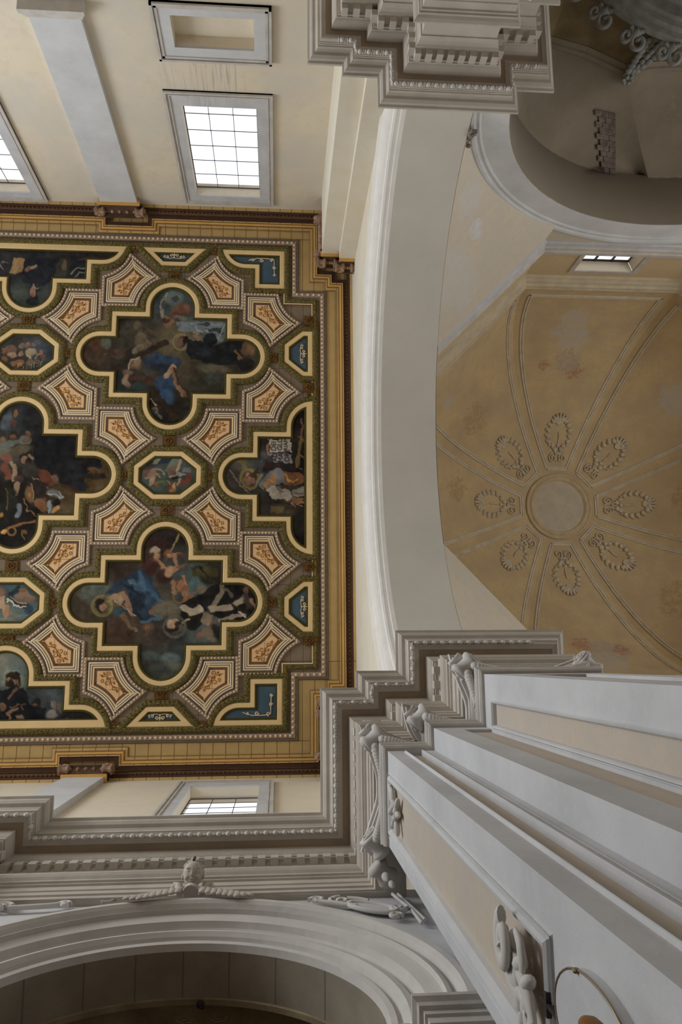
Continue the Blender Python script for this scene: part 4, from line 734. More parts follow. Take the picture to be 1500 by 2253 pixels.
# ================================================================ pilasters of the clerestory and the nave corners
def ionic(root, x0, x1, y, inw, hb, mats, side=None, name='capital'):
    """capital under the ceiling on a face at plane y, facing inw (+1 -> +y)"""
    b = MB(); Y = lambda d: y + d * inw; xm = (x0 + x1) / 2; w = x1 - x0
    def bx(xa, xb, d, h0, h1): b.box(xa, xb, min(Y(-.12), Y(d)), max(Y(-.12), Y(d)), h0, h1)
    b.cur = 1; bx(x0 - .06, x1 + .06, .06, hb, hb + .06); b.cur = 0; bx(x0 - .03, x1 + .03, .05, hb + .06, hb + .14)
    rows = []
    for d, h in ((.05, hb + .14), (.15, hb + .2), (.17, hb + .26), (.1, hb + .3)):
        rows.append([(x0 + w * t, Y(d), h) for t in (0, .25, .5, .75, 1)])
    b.quadstrip(rows)
    n = 5
    b.cur = 2
    for k in range(n): b.blob((x0 + w * (k + .5) / n, Y(.15), hb + .21), (.045, .05, .05), 8, 5)
    b.cur = 0; bx(x0 - .1, x1 + .1, .22, hb + .34, hb + .4); bx(x0 - .06, x1 + .06, .18, hb + .3, hb + .34)
    c = b.build(name, mats, root)
    for sx, xx in ((-1, x0), (1, x1)):
        v = MB(); ctr = (xx + sx * .02, Y(.14), hb + .22)
        v.lathe((ctr[0] - sx * .1, ctr[1], ctr[2]), (sx, 0, 0), [(.02, -.01), (.11, 0), (.12, .04), (.08, .09), (.085, .15), (.12, .19), (.13, .22), (.1, .23), (.02, .24)], 14)
        pts = [(ctr[0] + sx * .15, ctr[1] + a, ctr[2] + h) for a, h in spiral((0, 0), .1, .02, 1.6, 0)]
        v.tube(pts, .014, 6); v.blob((ctr[0], Y(.24), ctr[2] + .04), (.09, .03, .05), 8, 5)
        v.build('volute', mats[2] if sx else mats[0], c, True)
    return c
CAPM = [mat('capital_brown', seen((62, 46, 34)), noise=.2, nscale=12), M['gold'], mat('capital_highlight', seen((120, 98, 80)), noise=.3, nscale=12, col2=seen((70, 50, 40)))]
GREYW = GREY
def cl_pil(x0, x1, y, inw, hb, ht, proj, label, xl0=None):
    r = thing('pilaster', label, 'pilaster', 'clerestory pilasters')
    b = MB(); ya, yb = (y, y + proj * inw); b.box(x0, x1, min(ya, yb), max(ya, yb), hb, ht); b.build('shaft', GREYW, r)
    b = MB(); b.box(x0 - .12, x1 + .12, min(ya, yb + .12 * inw), max(ya, yb + .12 * inw), hb - .1, hb); b.box(x0 - .07, x1 + .07, min(ya, yb + .07 * inw), max(ya, yb + .07 * inw), hb, hb + .1)
    b.box(x0 - .04, x1 + .04, min(ya, yb + .03 * inw), max(ya, yb + .03 * inw), hb + .1, hb + .18); b.build('base', STUD, r)
    ionic(r, x0, x1, y + proj * inw, inw, ht, CAPM)
cl_pil(-4.62, -3.68, YN, 1, 13.2, 19.5, .14, 'grey clerestory pilaster between the upper left windows, brown scroll capital')
cl_pil(-4.80, -3.90, YS, -1, 12.2, 19.5, .14, 'cream lit clerestory pilaster left of the lower window, above the stepped cornice')
for side, yq, inw, nm in ((0, YN, 1, 'upper'), (1, YS, -1, 'lower')):
    f = (lambda y: y) if side == 0 else mir
    r = thing('pilaster', ['stepped cream corner pilaster pair with brown capitals at the ceiling\'s upper right corner', 'corner pilaster pair mostly hidden behind the big stepped cornice at the ceiling\'s lower right'][side], 'pilaster', None)
    MB().box(1.07, 1.5, min(f(YN), f(-10.24)), max(f(YN), f(-10.24)), 12.2, 19.15).build('shaft', WARM, r)
    MB().box(1.5, XE + .02, min(f(YN), f(-10.04)), max(f(YN), f(-10.04)), 12.2, 19.0).build('shaft', WARM, r)
    ionic(r, 1.10, 1.46, f(-10.24), inw, 19.15, CAPM); ionic(r, 1.56, 1.88, f(-10.04), inw, 19.0, CAPM)
    # scroll on the west face
    b = MB(); ym = f(-11.0)
    for yy in (f(-10.35), f(-11.3)):
        b.lathe((.98, yy - .09, 19.4), (0, 1, 0), [(.02, 0), (.11, .01), (.12, .05), (.08, .09), (.12, .14), (.11, .18), (.02, .19)], 12)
    b.box(.98, 1.08, min(f(-11.35), f(-10.3)), max(f(-11.35), f(-10.3)), 19.15, 19.55); b.build('side_scroll', CAPM[2], r, True)
# ================================================================ great arch towards the crossing
ga = thing('crossing_arch', 'wide pale semicircular arch between the painted nave ceiling and the ochre dome', 'arch')
b = MB(); arc_sweep(b, 'x', NC, HS, [(5.80, 1.90), (5.78, 1.86), (5.70, 1.86), (5.66, 1.90), (5.58, 1.94), (5.52, 2.0), (5.50, 1.95), (5.44, 1.95), (5.40, 1.99), (5.34, 2.08), (5.33, 2.03), (5.27, 2.04), (5.25, 2.08), (5.245, 2.16), (5.20, 2.16), (5.19, 2.24)])
b.build('archivolt', mat('bright_arch_moulding', (.84, .81, .76), noise=.04), ga)
b = MB(); arc_sweep(b, 'x', NC, HS, [(5.19, 2.24), (5.20, 3.45)]); b.build('soffit', SOFF, ga, True)
b = MB(); wall_arch(b, 'x', 3.46, -9.78, .62, 11.9, 17.36, NC, HS, RS); b.build('crossing_face', OCH, ga)
# attic blocks below the springing, behind the cornice
b = MB()
for f in ((lambda y: y), mir): 
    ya, yb = f(.62), f(2.6); b.box(2.05, 3.46, min(ya, yb), max(ya, yb), 10.5, 12.4)
b.build('impost_block', SOFF, ga)
# ================================================================ entablatures and crossing piers
PROF = [(-.35, 11.62), (.56, 11.62), (.575, 11.60), (.575, 11.56), (.54, 11.545), (.535, 11.50), (.50, 11.46), (.455, 11.45), (.43, 11.41), (.42, 11.37), (.405, 11.37), (.405, 11.34), (.395, 11.34), (.395, 11.31), (.385, 11.31), (.385, 11.24),
        (.365, 11.225), (.355, 11.24), (.30, 11.25), (.295, 11.262), (.215, 11.262), (.205, 11.235), (.195, 11.16), (.165, 11.10), (.145, 11.08), (.14, 11.06), (.12, 11.06), (.12, 11.03), (.075, 11.02), (.075, 10.84), (.07, 10.82), (.05, 10.80),
        (.03, 10.74), (.025, 10.70), (.02, 10.66), (.0, 10.66), (.0, 10.24), (.20, 10.22), (.215, 10.20), (.215, 10.17), (.19, 10.13), (.16, 10.10), (.155, 10.07), (.13, 10.06), (.13, 10.03), (.105, 10.02), (.10, 9.90), (.085, 9.89), (.08, 9.80), (.06, 9.79), (.055, 9.72), (-.3, 9.72)]
dm = MB(); dm.box(-.048, .048, -.06, .055, 10.85, 11.02); DENT = dm.mesh('dentil', CORN)
em = MB(); em.blob((0, .0, 11.245), (.038, .03, .05), 8, 5); em.tube([(-.055, .0, 11.20), (-.05, .0, 11.30)], .009, 5); em.tube([(.055, .0, 11.20), (.05, .0, 11.30)], .009, 5); EGG = em.mesh('egg', STU, True)
def place_row(path, off, step, me, nm, root, xr=None):
    k = 0
    for x, y, nx, ny in along(path, off, step):
        if xr and not (xr[0] <= x <= xr[1]): continue
        inst(nm, me, root, Matrix.Translation((x, y, 0)) @ Matrix.Rotation(math.atan2(ny, nx) - PI / 2, 4, 'Z')); k += 1
    return k
PS = [(-10.6, 2.56), (-5.15, 2.56), (-5.15, 2.30), (-3.53, 2.30), (-3.53, 2.59), (1.17, 2.59)]
PP = [(1.17, 2.59), (1.17, .94), (1.67, .94), (1.67, .71), (2.24, .71), (2.24, .15), (3.53, .15), (3.53, 1.0), (4.12, 1.0), (4.12, 6)]
PALL = PS[:-1] + [(1.17, 2.59)] + PP[1:]
def entab(path, name, label, dstep=.158, xr=None, yr=None):
    b = MB(); sweep(b, path, PROF[:20]); b.cur = 1; sweep(b, path, PROF[19:22]); b.cur = 0; sweep(b, path, PROF[21:]); o = tag(b.build(name, [CORN, TAN_SHADE]), label, 'cornice')
    place_row(path, .115, dstep, DENT, 'dentil', o, xr); place_row(path, .39, .118, EGG, 'egg', o, xr)
    return o
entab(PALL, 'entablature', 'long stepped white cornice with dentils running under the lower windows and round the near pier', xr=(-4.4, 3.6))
NPX = -.11
PN = [(x + NPX, mir(y) - .0) for x, y in PP[::-1]]
PN = [(3.9, -16), (3.9, -9.75), (3.28, -9.75), (3.28, -9.33), (2.13, -9.33), (2.13, -9.87), (1.56, -9.87), (1.56, -10.06), (1.0, -10.06), (1.0, -11.82)]
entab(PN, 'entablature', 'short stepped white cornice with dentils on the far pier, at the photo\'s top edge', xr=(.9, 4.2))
# ---- near pier
pier = thing('pier', 'tall stepped crossing pier of grey and yellow plaster rising at the lower right', 'pier')
b = MB()
SH = [(1.75, 2.59), (1.75, 1.9), (1.17, 1.9), (1.17, .94), (1.67, .94), (1.67, .71), (2.24, .71), (2.24, .15), (3.53, .15), (3.53, 1.0), (4.12, 1.0), (4.12, 3)]
HB, HT = -1.6, 8.9
def face(b, axis, pos, u0, u1, h0, h1, panel=None, dep=.03, mats=(0, 1)):
    P = lambda u, h, d=0: ((pos + d, u, h) if axis == 'x' else (u, pos + d, h))
    if not panel: b.cur = mats[0]; b.poly([P(u0, h0), P(u1, h0), P(u1, h1), P(u0, h1)]); return
    a, c, d, e = panel; b.cur = mats[0]
    us = [u0, a, c, u1]; hs = [h0, d, e, h1]
    for i in range(3):
        for j in range(3):
            if i == 1 and j == 1: continue
            b.poly([P(us[i], hs[j]), P(us[i + 1], hs[j]), P(us[i + 1], hs[j + 1]), P(us[i], hs[j + 1])])
    b.cur = mats[1]; b.poly([P(a, d, dep), P(c, d, dep), P(c, e, dep), P(a, e, dep)]); b.cur = mats[0]
    for (q, r_) in (((a, d), (c, d)), ((c, d), (c, e)), ((c, e), (a, e)), ((a, e), (a, d))):
        b.poly([P(*q), P(*r_), P(*r_, dep), P(*q, dep)])
face(b, 'y', 1.9, 1.17, 1.75, HB, HT); face(b, 'x', 1.75, 1.9, 2.59, HB, HT)
face(b, 'x', 1.17, .94, 1.9, HB, HT, (1.17, 1.76, 3.66, 8.74))
face(b, 'y', .94, 1.17, 1.67, HB, HT, (1.32, 1.51, .4, 8.68))
face(b, 'x', 1.67, .71, .94, HB, HT)
face(b, 'y', .71, 1.67, 2.24, HB, HT, (1.94, 2.23, .4, 8.6))
face(b, 'x', 2.24, .15, .71, HB, HT, (.42, .69, .4, 8.55))
face(b, 'y', .15, 2.24, 3.53, HB, HT, (2.6, 3.2, .4, 8.4))
face(b, 'x', 3.53, .15, 1.0, HB, HT); face(b, 'y', 1.0, 3.53, 4.12, HB, HT); face(b, 'x', 4.12, 1.0, 3, HB, HT)
b.build('shaft', [GREY, PANELY], pier)
def mould_frame(axis, pos, sgn, a, c, d, e, wd=.05, pr=.03, root=pier, sides='lrtb'):
    """raised bead round a sunk panel, face towards sgn"""
    b = MB(); prf = [(0, 0), (.01, pr * .6), (wd * .4, pr), (wd * .7, pr * .8), (wd, pr * .1), (wd * 1.1, -.03)]
    pl = ccw([(a, d), (c, d), (c, e), (a, e)])
    rows = []
    for o, t in prf: rows.append([((pos + t * sgn, u, h) if axis == 'x' else (u, pos + t * sgn, h)) for u, h in offs(pl, -o)])
    b.quadstrip(rows, True); b.build('panel_moulding', GREY, root)
mould_frame('x', 1.17, -1, 1.17, 1.76, 3.66, 8.74, .07)
mould_frame('x', 1.17, -1, 1.145, 1.80, 3.63, 8.78, .02, .015)
mould_frame('y', .94, -1, 1.32, 1.51, .4, 8.68, .012)
b = MB(); b.tube([(1.53, .945, .4), (1.53, .945, 8.66)], [.027, .027], 10); b.tube([(1.58, .94, .4), (1.58, .94, 8.66)], [.012, .012], 6); b.build('roll_moulding', GREY, pier, True)
mould_frame('x', 2.24, -1, .41, .70, .4, 8.56, .035, .025)
# astragal, necking and capitals
b = MB(); sweep(b, SH[2:], [(-.02, 8.86), (.03, 8.86), (.05, 8.88), (.055, 8.91), (.04, 8.94), (.055, 8.95), (.07, 8.975), (.075, 9.0), (.06, 9.03), (.03, 9.045), (.0, 9.05), (.0, 9.3), (.03, 9.34), (.045, 9.38), (.02, 9.42), (.0, 9.5), (.0, 9.72)])
cap = b.build('capital', STUD, pier)
def abacus(path, conv, root):
    b = MB()
    for i in range(len(path) - 1):
        A, B = path[i], path[i + 1]; L = math.dist(A, B); tx, ty = (B[0] - A[0]) / L, (B[1] - A[1]) / L; nx, ny = ty, -tx
        ca, cb = conv[i], conv[i + 1]
        for (h0, h1, ex) in ((9.62, 9.70, .0), (9.55, 9.62, -.035), (9.46, 9.52, -.10)):
            lo = []; hi = []; inn = []
            for k in range(17):
                s = k / 16; o = .03
                if ca: o += .19 * max(0, 1 - s * L / .42) ** 1.7
                if cb: o += .19 * max(0, 1 - (1 - s) * L / .42) ** 1.7
                o = max(.012, o + ex); e0 = -(o if ca else -.02) * (1 - s) ** 4 + (o if cb else -.02) * s ** 4
                x, y = A[0] + tx * (L * s + e0) + nx * o, A[1] + ty * (L * s + e0) + ny * o
                lo.append((x, y, h0)); hi.append((x, y, h1)); inn.append((A[0] + tx * L * s, A[1] + ty * L * s, h0))
            b.quadstrip([inn, lo, hi])
            b.quadstrip([hi, [(p[0], p[1], h1) for p in inn]])
    return b.build('abacus', STU, root)
conv = [True, True, False, True, False, True, True]
abacus([(1.17, 1.9), (1.17, .94), (1.67, .94), (1.67, .71), (2.24, .71), (2.24, .15), (3.53, .15)], conv, cap)
def volute(cx, cy, dx, dy, root, sc_=1., drop=(True, True)):
    """angular volute on a convex corner; (dx,dy) = signs pointing outwards"""
    b = MB(); k = math.sqrt(.5); D = Vector((dx * k, dy * k, 0)); A = Vector((-D.y, D.x, 0)); c = Vector((cx, cy, 0))
    p = c + D * (.10 * sc_) + Vector((0, 0, 9.38))
    b.lathe(p - A * .125 * sc_, A, [(.02, -.005), (.12 * sc_, 0), (.135 * sc_, .02), (.13 * sc_, .05), (.10 * sc_, .075), (.095 * sc_, .125 * sc_), (.10 * sc_, .175), (.13 * sc_, .20), (.135 * sc_, .23), (.12 * sc_, .25), (.02, .255)], 18)
    for s in (-1, 1):
        e = p + A * (s * .135 * sc_)
        b.tube([tuple(e + D * u + Vector((0, 0, 1)) * v) for u, v in spiral((0, 0), .115 * sc_, .015, 1.7, PI / 2, 22, s)], .013, 6)
        b.blob(e, (.03, .03, .03), 8, 5)
    # twin tablets above the roll
    for s, o in ((0, .22), (0, .16)):
        q = c + D * (o * sc_) + Vector((0, 0, 9.58)); b.hexa([tuple(q + A * (i * .085 * sc_) + D * (j * .028) + Vector((0, 0, t))) for t in (-.06, .07) for i, j in ((-1, -1), (1, -1), (1, 1), (-1, 1))])
    b.build('volute', STU, root, True)
    for f in (0, 1):
        if not drop[f]: continue
        d = Vector((0, -dy, 0)) if f == 0 else Vector((-dx, 0, 0)); n = Vector((dx, 0, 0)) if f == 0 else Vector((0, dy, 0)); g = MB()
        base = c + n * .035 + Vector((0, 0, 9.30))
        for i in range(10):
            t = i / 9; q = base + d * (.0 + .30 * t) + Vector((0, 0, -.12 * t ** .7 - .02)) + n * (.05 * (1 - t))
            R = Matrix.Rotation(math.atan2(d.y, d.x), 3, 'Z'); g.blob(q, (.05, .055 * (1 - .5 * t), .085 * (1 - .5 * t)), 9, 6, R)
        q = base + d * .36 + Vector((0, 0, -.10)); g.blob(q, (.02, .02, .02), 6, 4)
        g.build('acanthus_leaf', STU, root, True)
volute(1.17, .94, -1, -1, cap); volute(1.67, .71, -1, -1, cap, .85, (False, True)); volute(2.24, .15, -1, -1, cap); volute(1.17, 1.9, -1, 1, cap, 1, (True, False)); volute(3.53, .15, 1, -1, cap, 1, (False, True))
# ---- far pier
fp = thing('pier', 'far crossing pier seen only as white blocks and capital at the photo\'s top edge', 'pier')
NS = [(3.9, -16), (3.9, -9.75), (3.28, -9.75), (3.28, -9.33), (2.13, -9.33), (2.13, -9.87), (1.56, -9.87), (1.56, -10.06), (1.0, -10.06), (1.0, -11.82)]
b = MB(); sweep(b, NS, [(0, -1.6), (0, 8.86), (.05, 8.88), (.06, 8.95), (.03, 9.02), (0, 9.04), (0, 9.72)]); b.build('shaft', GREY, fp)
b = MB(); sweep(b, NS, [(.03, 9.38), (.05, 9.42), (.03, 9.46), (.0, 9.48)]); c2 = b.build('capital', STUD, fp)
abacus([(3.28, -9.75), (3.28, -9.33), (2.13, -9.33), (2.13, -9.87), (1.56, -9.87), (1.56, -10.06), (1.0, -10.06)], [False, True, True, False, True, False, True], c2)
volute(3.28, -9.33, 1, 1, c2); volute(2.13, -9.33, -1, 1, c2)
b = MB()
for s in (0, 1, 2): b.tube([(2.25 + .95 * t, -9.31 + .16 * math.sin(PI * t) ** .7 * 0 + .10, 9.50 - .10 * s + .22 * math.sin(PI * t)) for t in [i / 20 for i in range(21)]], .035, 7)
b.build('garland', STU, c2, True)
# ================================================================ south arcade
aw = MB(); wall_arch(aw, 'y', 2.62, -14, 4.2, -1.6, 10.0, -.93, 6.9, 2.50)
aw.build('wall_arcade', GREY, kind='structure')
aa = thing('arcade_arch', 'grey moulded semicircular arch of the side chapel at the bottom left', 'arch')
b = MB(); arc_sweep(b, 'y', -.93, 6.9, [(2.52, 2.62), (2.50, 2.50), (2.46, 2.47), (2.40, 2.47), (2.37, 2.50), (2.34, 2.56), (2.31, 2.58), (2.30, 2.53), (2.26, 2.52), (2.25, 2.57), (2.12, 2.60), (2.10, 2.66), (2.06, 2.70), (2.03, 2.66), (1.97, 2.65), (1.93, 2.69), (1.91, 2.74), (1.88, 2.74), (1.87, 2.71), (1.82, 2.72), (1.80, 2.785)], 56, -9, 189)
b.build('archivolt', STU, aa)
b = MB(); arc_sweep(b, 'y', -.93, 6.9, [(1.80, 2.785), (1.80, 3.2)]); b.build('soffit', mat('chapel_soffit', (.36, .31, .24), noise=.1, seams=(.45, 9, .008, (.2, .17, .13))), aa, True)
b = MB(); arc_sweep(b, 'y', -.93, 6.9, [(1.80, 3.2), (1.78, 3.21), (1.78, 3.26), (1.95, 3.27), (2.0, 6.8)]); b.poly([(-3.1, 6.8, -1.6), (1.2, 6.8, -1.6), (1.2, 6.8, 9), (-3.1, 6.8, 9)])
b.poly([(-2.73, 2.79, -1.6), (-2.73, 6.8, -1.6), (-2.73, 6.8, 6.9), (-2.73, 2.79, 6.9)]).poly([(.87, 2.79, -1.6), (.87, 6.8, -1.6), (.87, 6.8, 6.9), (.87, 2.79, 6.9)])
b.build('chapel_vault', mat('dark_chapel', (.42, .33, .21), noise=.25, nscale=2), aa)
for s in (-1, 1): b = MB(); b.tube([(-.70 + s * .08 + x * s, 3.36, 8.60 + h) for x, h in spiral((.09, 0), .09, .02, 1.4, PI)], .009, 6); b.build('painted_scroll', mat('dim_scroll', (.2, .16, .1), noise=.1), aa)
hk = thing('hook', 'small dark lamp hook hanging from the chapel vault behind the arch', 'hook'); hk_b = MB(); hk_b.tube([(-.72, 3.24, 8.68), (-.72, 3.24, 8.58), (-.70, 3.24, 8.53), (-.68, 3.24, 8.56)], .012, 6); hk_b.build('shank', IRON, hk)
MB().blob((-.72, 3.24, 8.63), (.04, .04, .03)).build('boss', IRON, hk)
for k, xx in enumerate((1.36,)):
    im = thing('impost', 'moulded stone impost block under the right end of the chapel arch', 'impost')
    path = [(.95, 3.2), (.95, 2.74), (1.10, 2.74), (1.10, 2.54), (1.75, 2.54)]
    b = MB(); sweep(b, path, [(-.3, 6.57), (.09, 6.57), (.09, 6.52), (.06, 6.49), (.05, 6.45), (.02, 6.44), (.02, 6.38), (.0, 6.37), (.0, 6.28), (-.02, 6.27), (-.02, 6.2), (-.05, 6.18), (-.05, -1.6)]); b.box(.862, 1.75, 2.80, 3.24, -1.6, 6.92); b.build('block', STUD, im)
# secondary pilaster capital in the shade behind the pier
sp = thing('capital', 'small shaded scroll capital half hidden behind the near pier above the chapel arch', 'capital')
b = MB(); b.lathe((1.08, 2.2, 9.45), (1, 1, 0), [(.02, 0), (.12, .01), (.13, .06), (.09, .13), (.13, .2), (.12, .25), (.02, .26)], 14); b.blob((1.17, 2.27, 9.16), (.05, .045, .13)); b.blob((1.2, 2.29, 8.95), (.035, .035, .09)); b.build('volute', STUD, sp, True)
# spandrel relief frames
def wallpt(x, h, d): return (x, 2.59 - d, h + .10)
def tubes(name, paths, r, m, root, d0=.03):
    for p in paths: b = MB(); b.tube([wallpt(x, h, d0) for x, h in p], r, 8); o = b.build(name, m, root, True)
    return o
def sp_path(cx, ch, r0, r1, turns, a0, sg): return spiral((cx, ch), r0, r1, turns, a0, 24, sg)
cr = thing('cartouche', 'oval white stucco cartouche with scrolls in the spandrel next to the near pier', 'relief', 'spandrel cartouches')
ov = [(1.02 + .25 * math.cos(t), 9.05 + .14 * math.sin(t) - .28 * .5 * math.cos(t)) for t in [2 * PI * i / 32 for i in range(33)]]
tubes('oval_rim', [ov], .026, STU, cr); b = MB(); b.poly([wallpt(x, h, .03) for x, h in ov[:-1]]); b.build('oval_field', GREY, cr)
tubes('scroll', [sp_path(.70, 9.32, .14, .02, 1.3, PI / 2, 1), sp_path(1.28, 8.98, .10, .02, 1.3, 0, -1), sp_path(.45, 9.37, .09, .02, 1.2, PI, -1), [(.78, 9.4), (.9, 9.36), (1.0, 9.28)], [(.40, 9.35), (.55, 9.28), (.70, 9.19), (.86, 9.12)], sp_path(1.22, 8.74, .07, .02, 1.1, 0, 1)], .024, STU, cr)
cl = thing('cartouche', 'curling white stucco scroll in the left spandrel at the photo\'s left edge', 'relief', 'spandrel cartouches')
tubes('scroll', [sp_path(-2.95, 9.48, .13, .03, 1.3, 0, 1), [(-2.85, 9.42), (-2.65, 9.44), (-2.45, 9.46), (-2.32, 9.50)], sp_path(-2.27, 9.50, .07, .02, 1.2, PI, -1), sp_path(-3.2, 9.25, .15, .03, 1.2, PI / 2, -1)], .028, STU, cl)
b = MB()
for p in ([(1.30, 9.55), (1.42, 8.95), (1.45, 8.5)], [(1.36, 9.53), (1.5, 8.6)]): b.tube([wallpt(x, h, .02) for x, h in p], .02, 6)
b.build('raised_border', STU, cr, True)
tubes('raised_border', [[(.05, 9.63), (1.25, 9.62)]], .012, STU, cr); tubes('raised_border', [[(-3.1, 9.66), (-1.75, 9.63), (-1.9, 9.56)]], .012, STU, cl)
# cherub on the keystone
ch = thing('cherub', 'stucco winged cherub head on the keystone above the chapel arch', 'cherub')
hc = Vector((-.92, 2.33, 9.70))
FW = Vector((0, -.50, -.866)); UP = Vector((0, -.866, .50)); HR = Matrix(((1, 0, 0), (0, UP.y, FW.y), (0, UP.z, FW.z)))   # face bent down over the nave: columns right, up, forward
def hb(b, x, u, f, r, nu=10, nv=6): b.blob(hc + HR @ Vector((x, u, f)), r, nu, nv, HR)
b = MB(); hb(b, 0, .02, 0, (.112, .135, .115), 18, 12); hb(b, 0, -.055, .045, (.088, .08, .075), 14, 8); hb(b, 0, -.112, .075, (.035, .028, .03))
hb(b, 0, -.012, .135, (.016, .034, .026)); hb(b, 0, -.03, .142, (.024, .014, .018)); hb(b, 0, -.070, .122, (.034, .009, .014)); hb(b, 0, -.086, .118, (.028, .010, .014))
for s_ in (-1, 1): hb(b, s_ * .052, -.045, .085, (.038, .036, .036)); hb(b, s_ * .112, -.01, .0, (.018, .036, .026)); hb(b, s_ * .042, .052, .098, (.032, .009, .016)); hb(b, s_ * .042, .024, .100, (.019, .010, .012))
b.tube([tuple(hc + HR @ Vector((0, -.08, -.02))), tuple(hc + Vector((0, .12, -.22)))], [.06, .085], 12); b.build('head', CORN, ch, True)
b = MB()
for k in range(40):
    a = random.uniform(0, 2 * PI); t = random.uniform(.1, 1.35); hb(b, .115 * math.sin(t) * math.cos(a), .02 + .14 * math.cos(t), -.02 + .112 * math.sin(t) * math.sin(a) * (1 if math.sin(a) < 0 else .75), (.026, .026, .022), 6, 4)
b.build('hair', CORN, ch, True)
MB().box(-.932, -.908, 2.17, 2.195, 9.74, 9.90).build('peg', IRON, ch)
for s_ in (-1, 1):
    b = MB(); b.tube([tuple(hc + Vector((s_ * .12, .14, -.20))), tuple(hc + Vector((s_ * .15, .10, -.04))), tuple(hc + Vector((s_ * .19, .10, .0))), tuple(hc + Vector((s_ * .23, .14, -.08)))], [.035, .05, .045, .03], 8)
    for r_ in range(3):
        for i in range(9 - r_):
            t = i / 8; q = hc + Vector((s_ * (.13 + .50 * t), .085 + .02 * t, -.20 - .05 * r_ - .20 * t)); b.blob(q, (.045, .02, .07 - .012 * r_), 7, 5, Matrix.Rotation(-s_ * (.3 + .5 * t), 3, 'Y'))
    b.build('wing', CORN, ch, True)
# ================================================================ reliefs, cross and plaque on the near pier
def relief(root, name, pts, axis_pos=1.17, m=STU):
    pass
XF = 1.17
r1 = thing('rosette_relief', 'white stucco flower spray at the top of the yellow pier panel', 'relief')
b = MB()
for k in range(7):
    a = 2 * PI * k / 7; b.blob((XF - .02, 1.45 + .07 * math.cos(a), 8.28 + .10 * math.sin(a)), (.035, .04, .045), 8, 5)
b.blob((XF - .05, 1.45, 8.28), (.04, .04, .05)); b.build('flower', STU, r1, True)
b = MB()
for (y, h, a, l) in ((1.34, 8.42, .8, .11), (1.30, 8.52, .4, .09), (1.56, 8.36, -.7, .1), (1.58, 8.16, -2.2, .09), (1.36, 8.12, 2.3, .09), (1.27, 8.60, .2, .06), (1.45, 8.10, 3.1, .09)):
    b.blob((XF - .015, y, h), (.03, .035, l), 8, 6, Matrix.Rotation(a, 3, 'X'))
b.tube([(XF - .02, y, h) for y, h in spiral((1.33, 8.5), .07, .015, 1.2, 0)], .016, 6); b.build('leaf_spray', STU, r1, True)
r2 = thing('cartouche_relief', 'large pierced white stucco scrollwork at the foot of the yellow pier panel', 'relief')
def xs(pts, r, d=.05): return ([(XF - d, y, h) for y, h in pts], r)
lf = lambda h: 3.80 + .733 * (h - 3.6)
def ribbon(pts, r, d=.05): pts = [(y, lf(h)) for y, h in pts]; b = MB(); b.tube([(XF - d, y, h) for y, h in pts], r, 10, .5, (1, 0, 0)); b.build('scroll', STU, r2, True)
ribbon(spiral((1.325, 4.03), .12, .03, 1.35, PI, 28, -1), .045, .09); ribbon([(1.30, 4.14), (1.315, 4.24), (1.345, 4.30), (1.375, 4.27), (1.37, 4.17), (1.40, 4.08)], .03); ribbon([(1.43, 4.20), (1.49, 4.05), (1.52, 3.92), (1.50, 3.78)], [.03, .05, .055, .03])
ribbon([(1.25, 3.92), (1.28, 3.82), (1.34, 3.78), (1.40, 3.80)], [.02, .035, .04, .03]); ribbon(spiral((1.56, 3.70), .09, .02, 1.25, PI / 2, 24, 1), .035); ribbon([(1.40, 3.96), (1.43, 3.80), (1.48, 3.68), (1.56, 3.60)], [.03, .045, .05, .03]); ribbon([(1.34, 3.90), (1.42, 3.90), (1.50, 3.92)], .045)
for (y, h, a, l, w_) in ((1.43, 4.10, .5, .11, .05), (1.47, 3.97, .2, .10, .05), (1.38, 3.86, -.3, .09, .04), (1.54, 3.87, .9, .08, .04), (1.50, 3.72, .3, .09, .045), (1.335, 4.31, 0, .06, .03), (1.61, 3.80, 1.1, .07, .03), (1.42, 3.70, -.5, .07, .035), (1.30, 3.95, 1.2, .06, .03)):
    b = MB(); b.blob((XF - .045, y, lf(h)), (.035, w_, l * .85), 10, 6, Matrix.Rotation(a, 3, 'X')); b.build('acanthus_leaf', STU, r2, True)
cx_ = thing('cross', 'small dark wooden cross fixed beside the oval plaque low on the pier', 'cross')
MB().box(XF - .03, XF - .008, 1.425, 1.445, 3.52, 3.76).build('upright', IRON, cx_)
MB().box(XF - .032, XF - .01, 1.385, 1.485, 3.665, 3.69).build('crossbar', IRON, cx_)
pq = thing('plaque', 'large plain grey oval plaque with thin metal rim at the bottom right edge', 'plaque')
el = [(1.355 + .225 * math.cos(t), 3.08 + .42 * math.sin(t)) for t in [2 * PI * i / 40 for i in range(41)]]
b = MB(); b.poly([(XF - .045, y, h) for y, h in el[:-1]]); b.quadstrip([[(XF - .045, y, h) for y, h in el], [(XF - .0, y, h) for y, h in el]]); b.build('oval_board', GREY, pq)
b = MB(); b.tube([(XF - .045, y, h) for y, h in el], .005, 8); b.build('rim', mat('dull_bronze', (.35, .27, .18), rough=.4, metal=.6), pq, True)
MB().blob((XF - .05, 1.145, 3.22), (.015, .012, .015), 8, 5).build('clip', mat('dull_bronze', (.35, .27, .18)), pq)
wd = thing('wood_carving', 'orange brown rounded wooden carving tip in front of the oval plaque', 'carving')
WOOD = mat('orange_wood', (.32, .13, .03), rough=.45, noise=.25, nscale=25)
b = MB(); b.lathe((XF - .16, 1.17, 2.46), (0, 0, 1), [(.02, -.2), (.03, -.15), (.025, 0), (.03, .12), (.04, .22), (.044, .28), (.04, .34), (.026, .38), (.01, .395)], 20); b.build("finial", WOOD, wd, True)
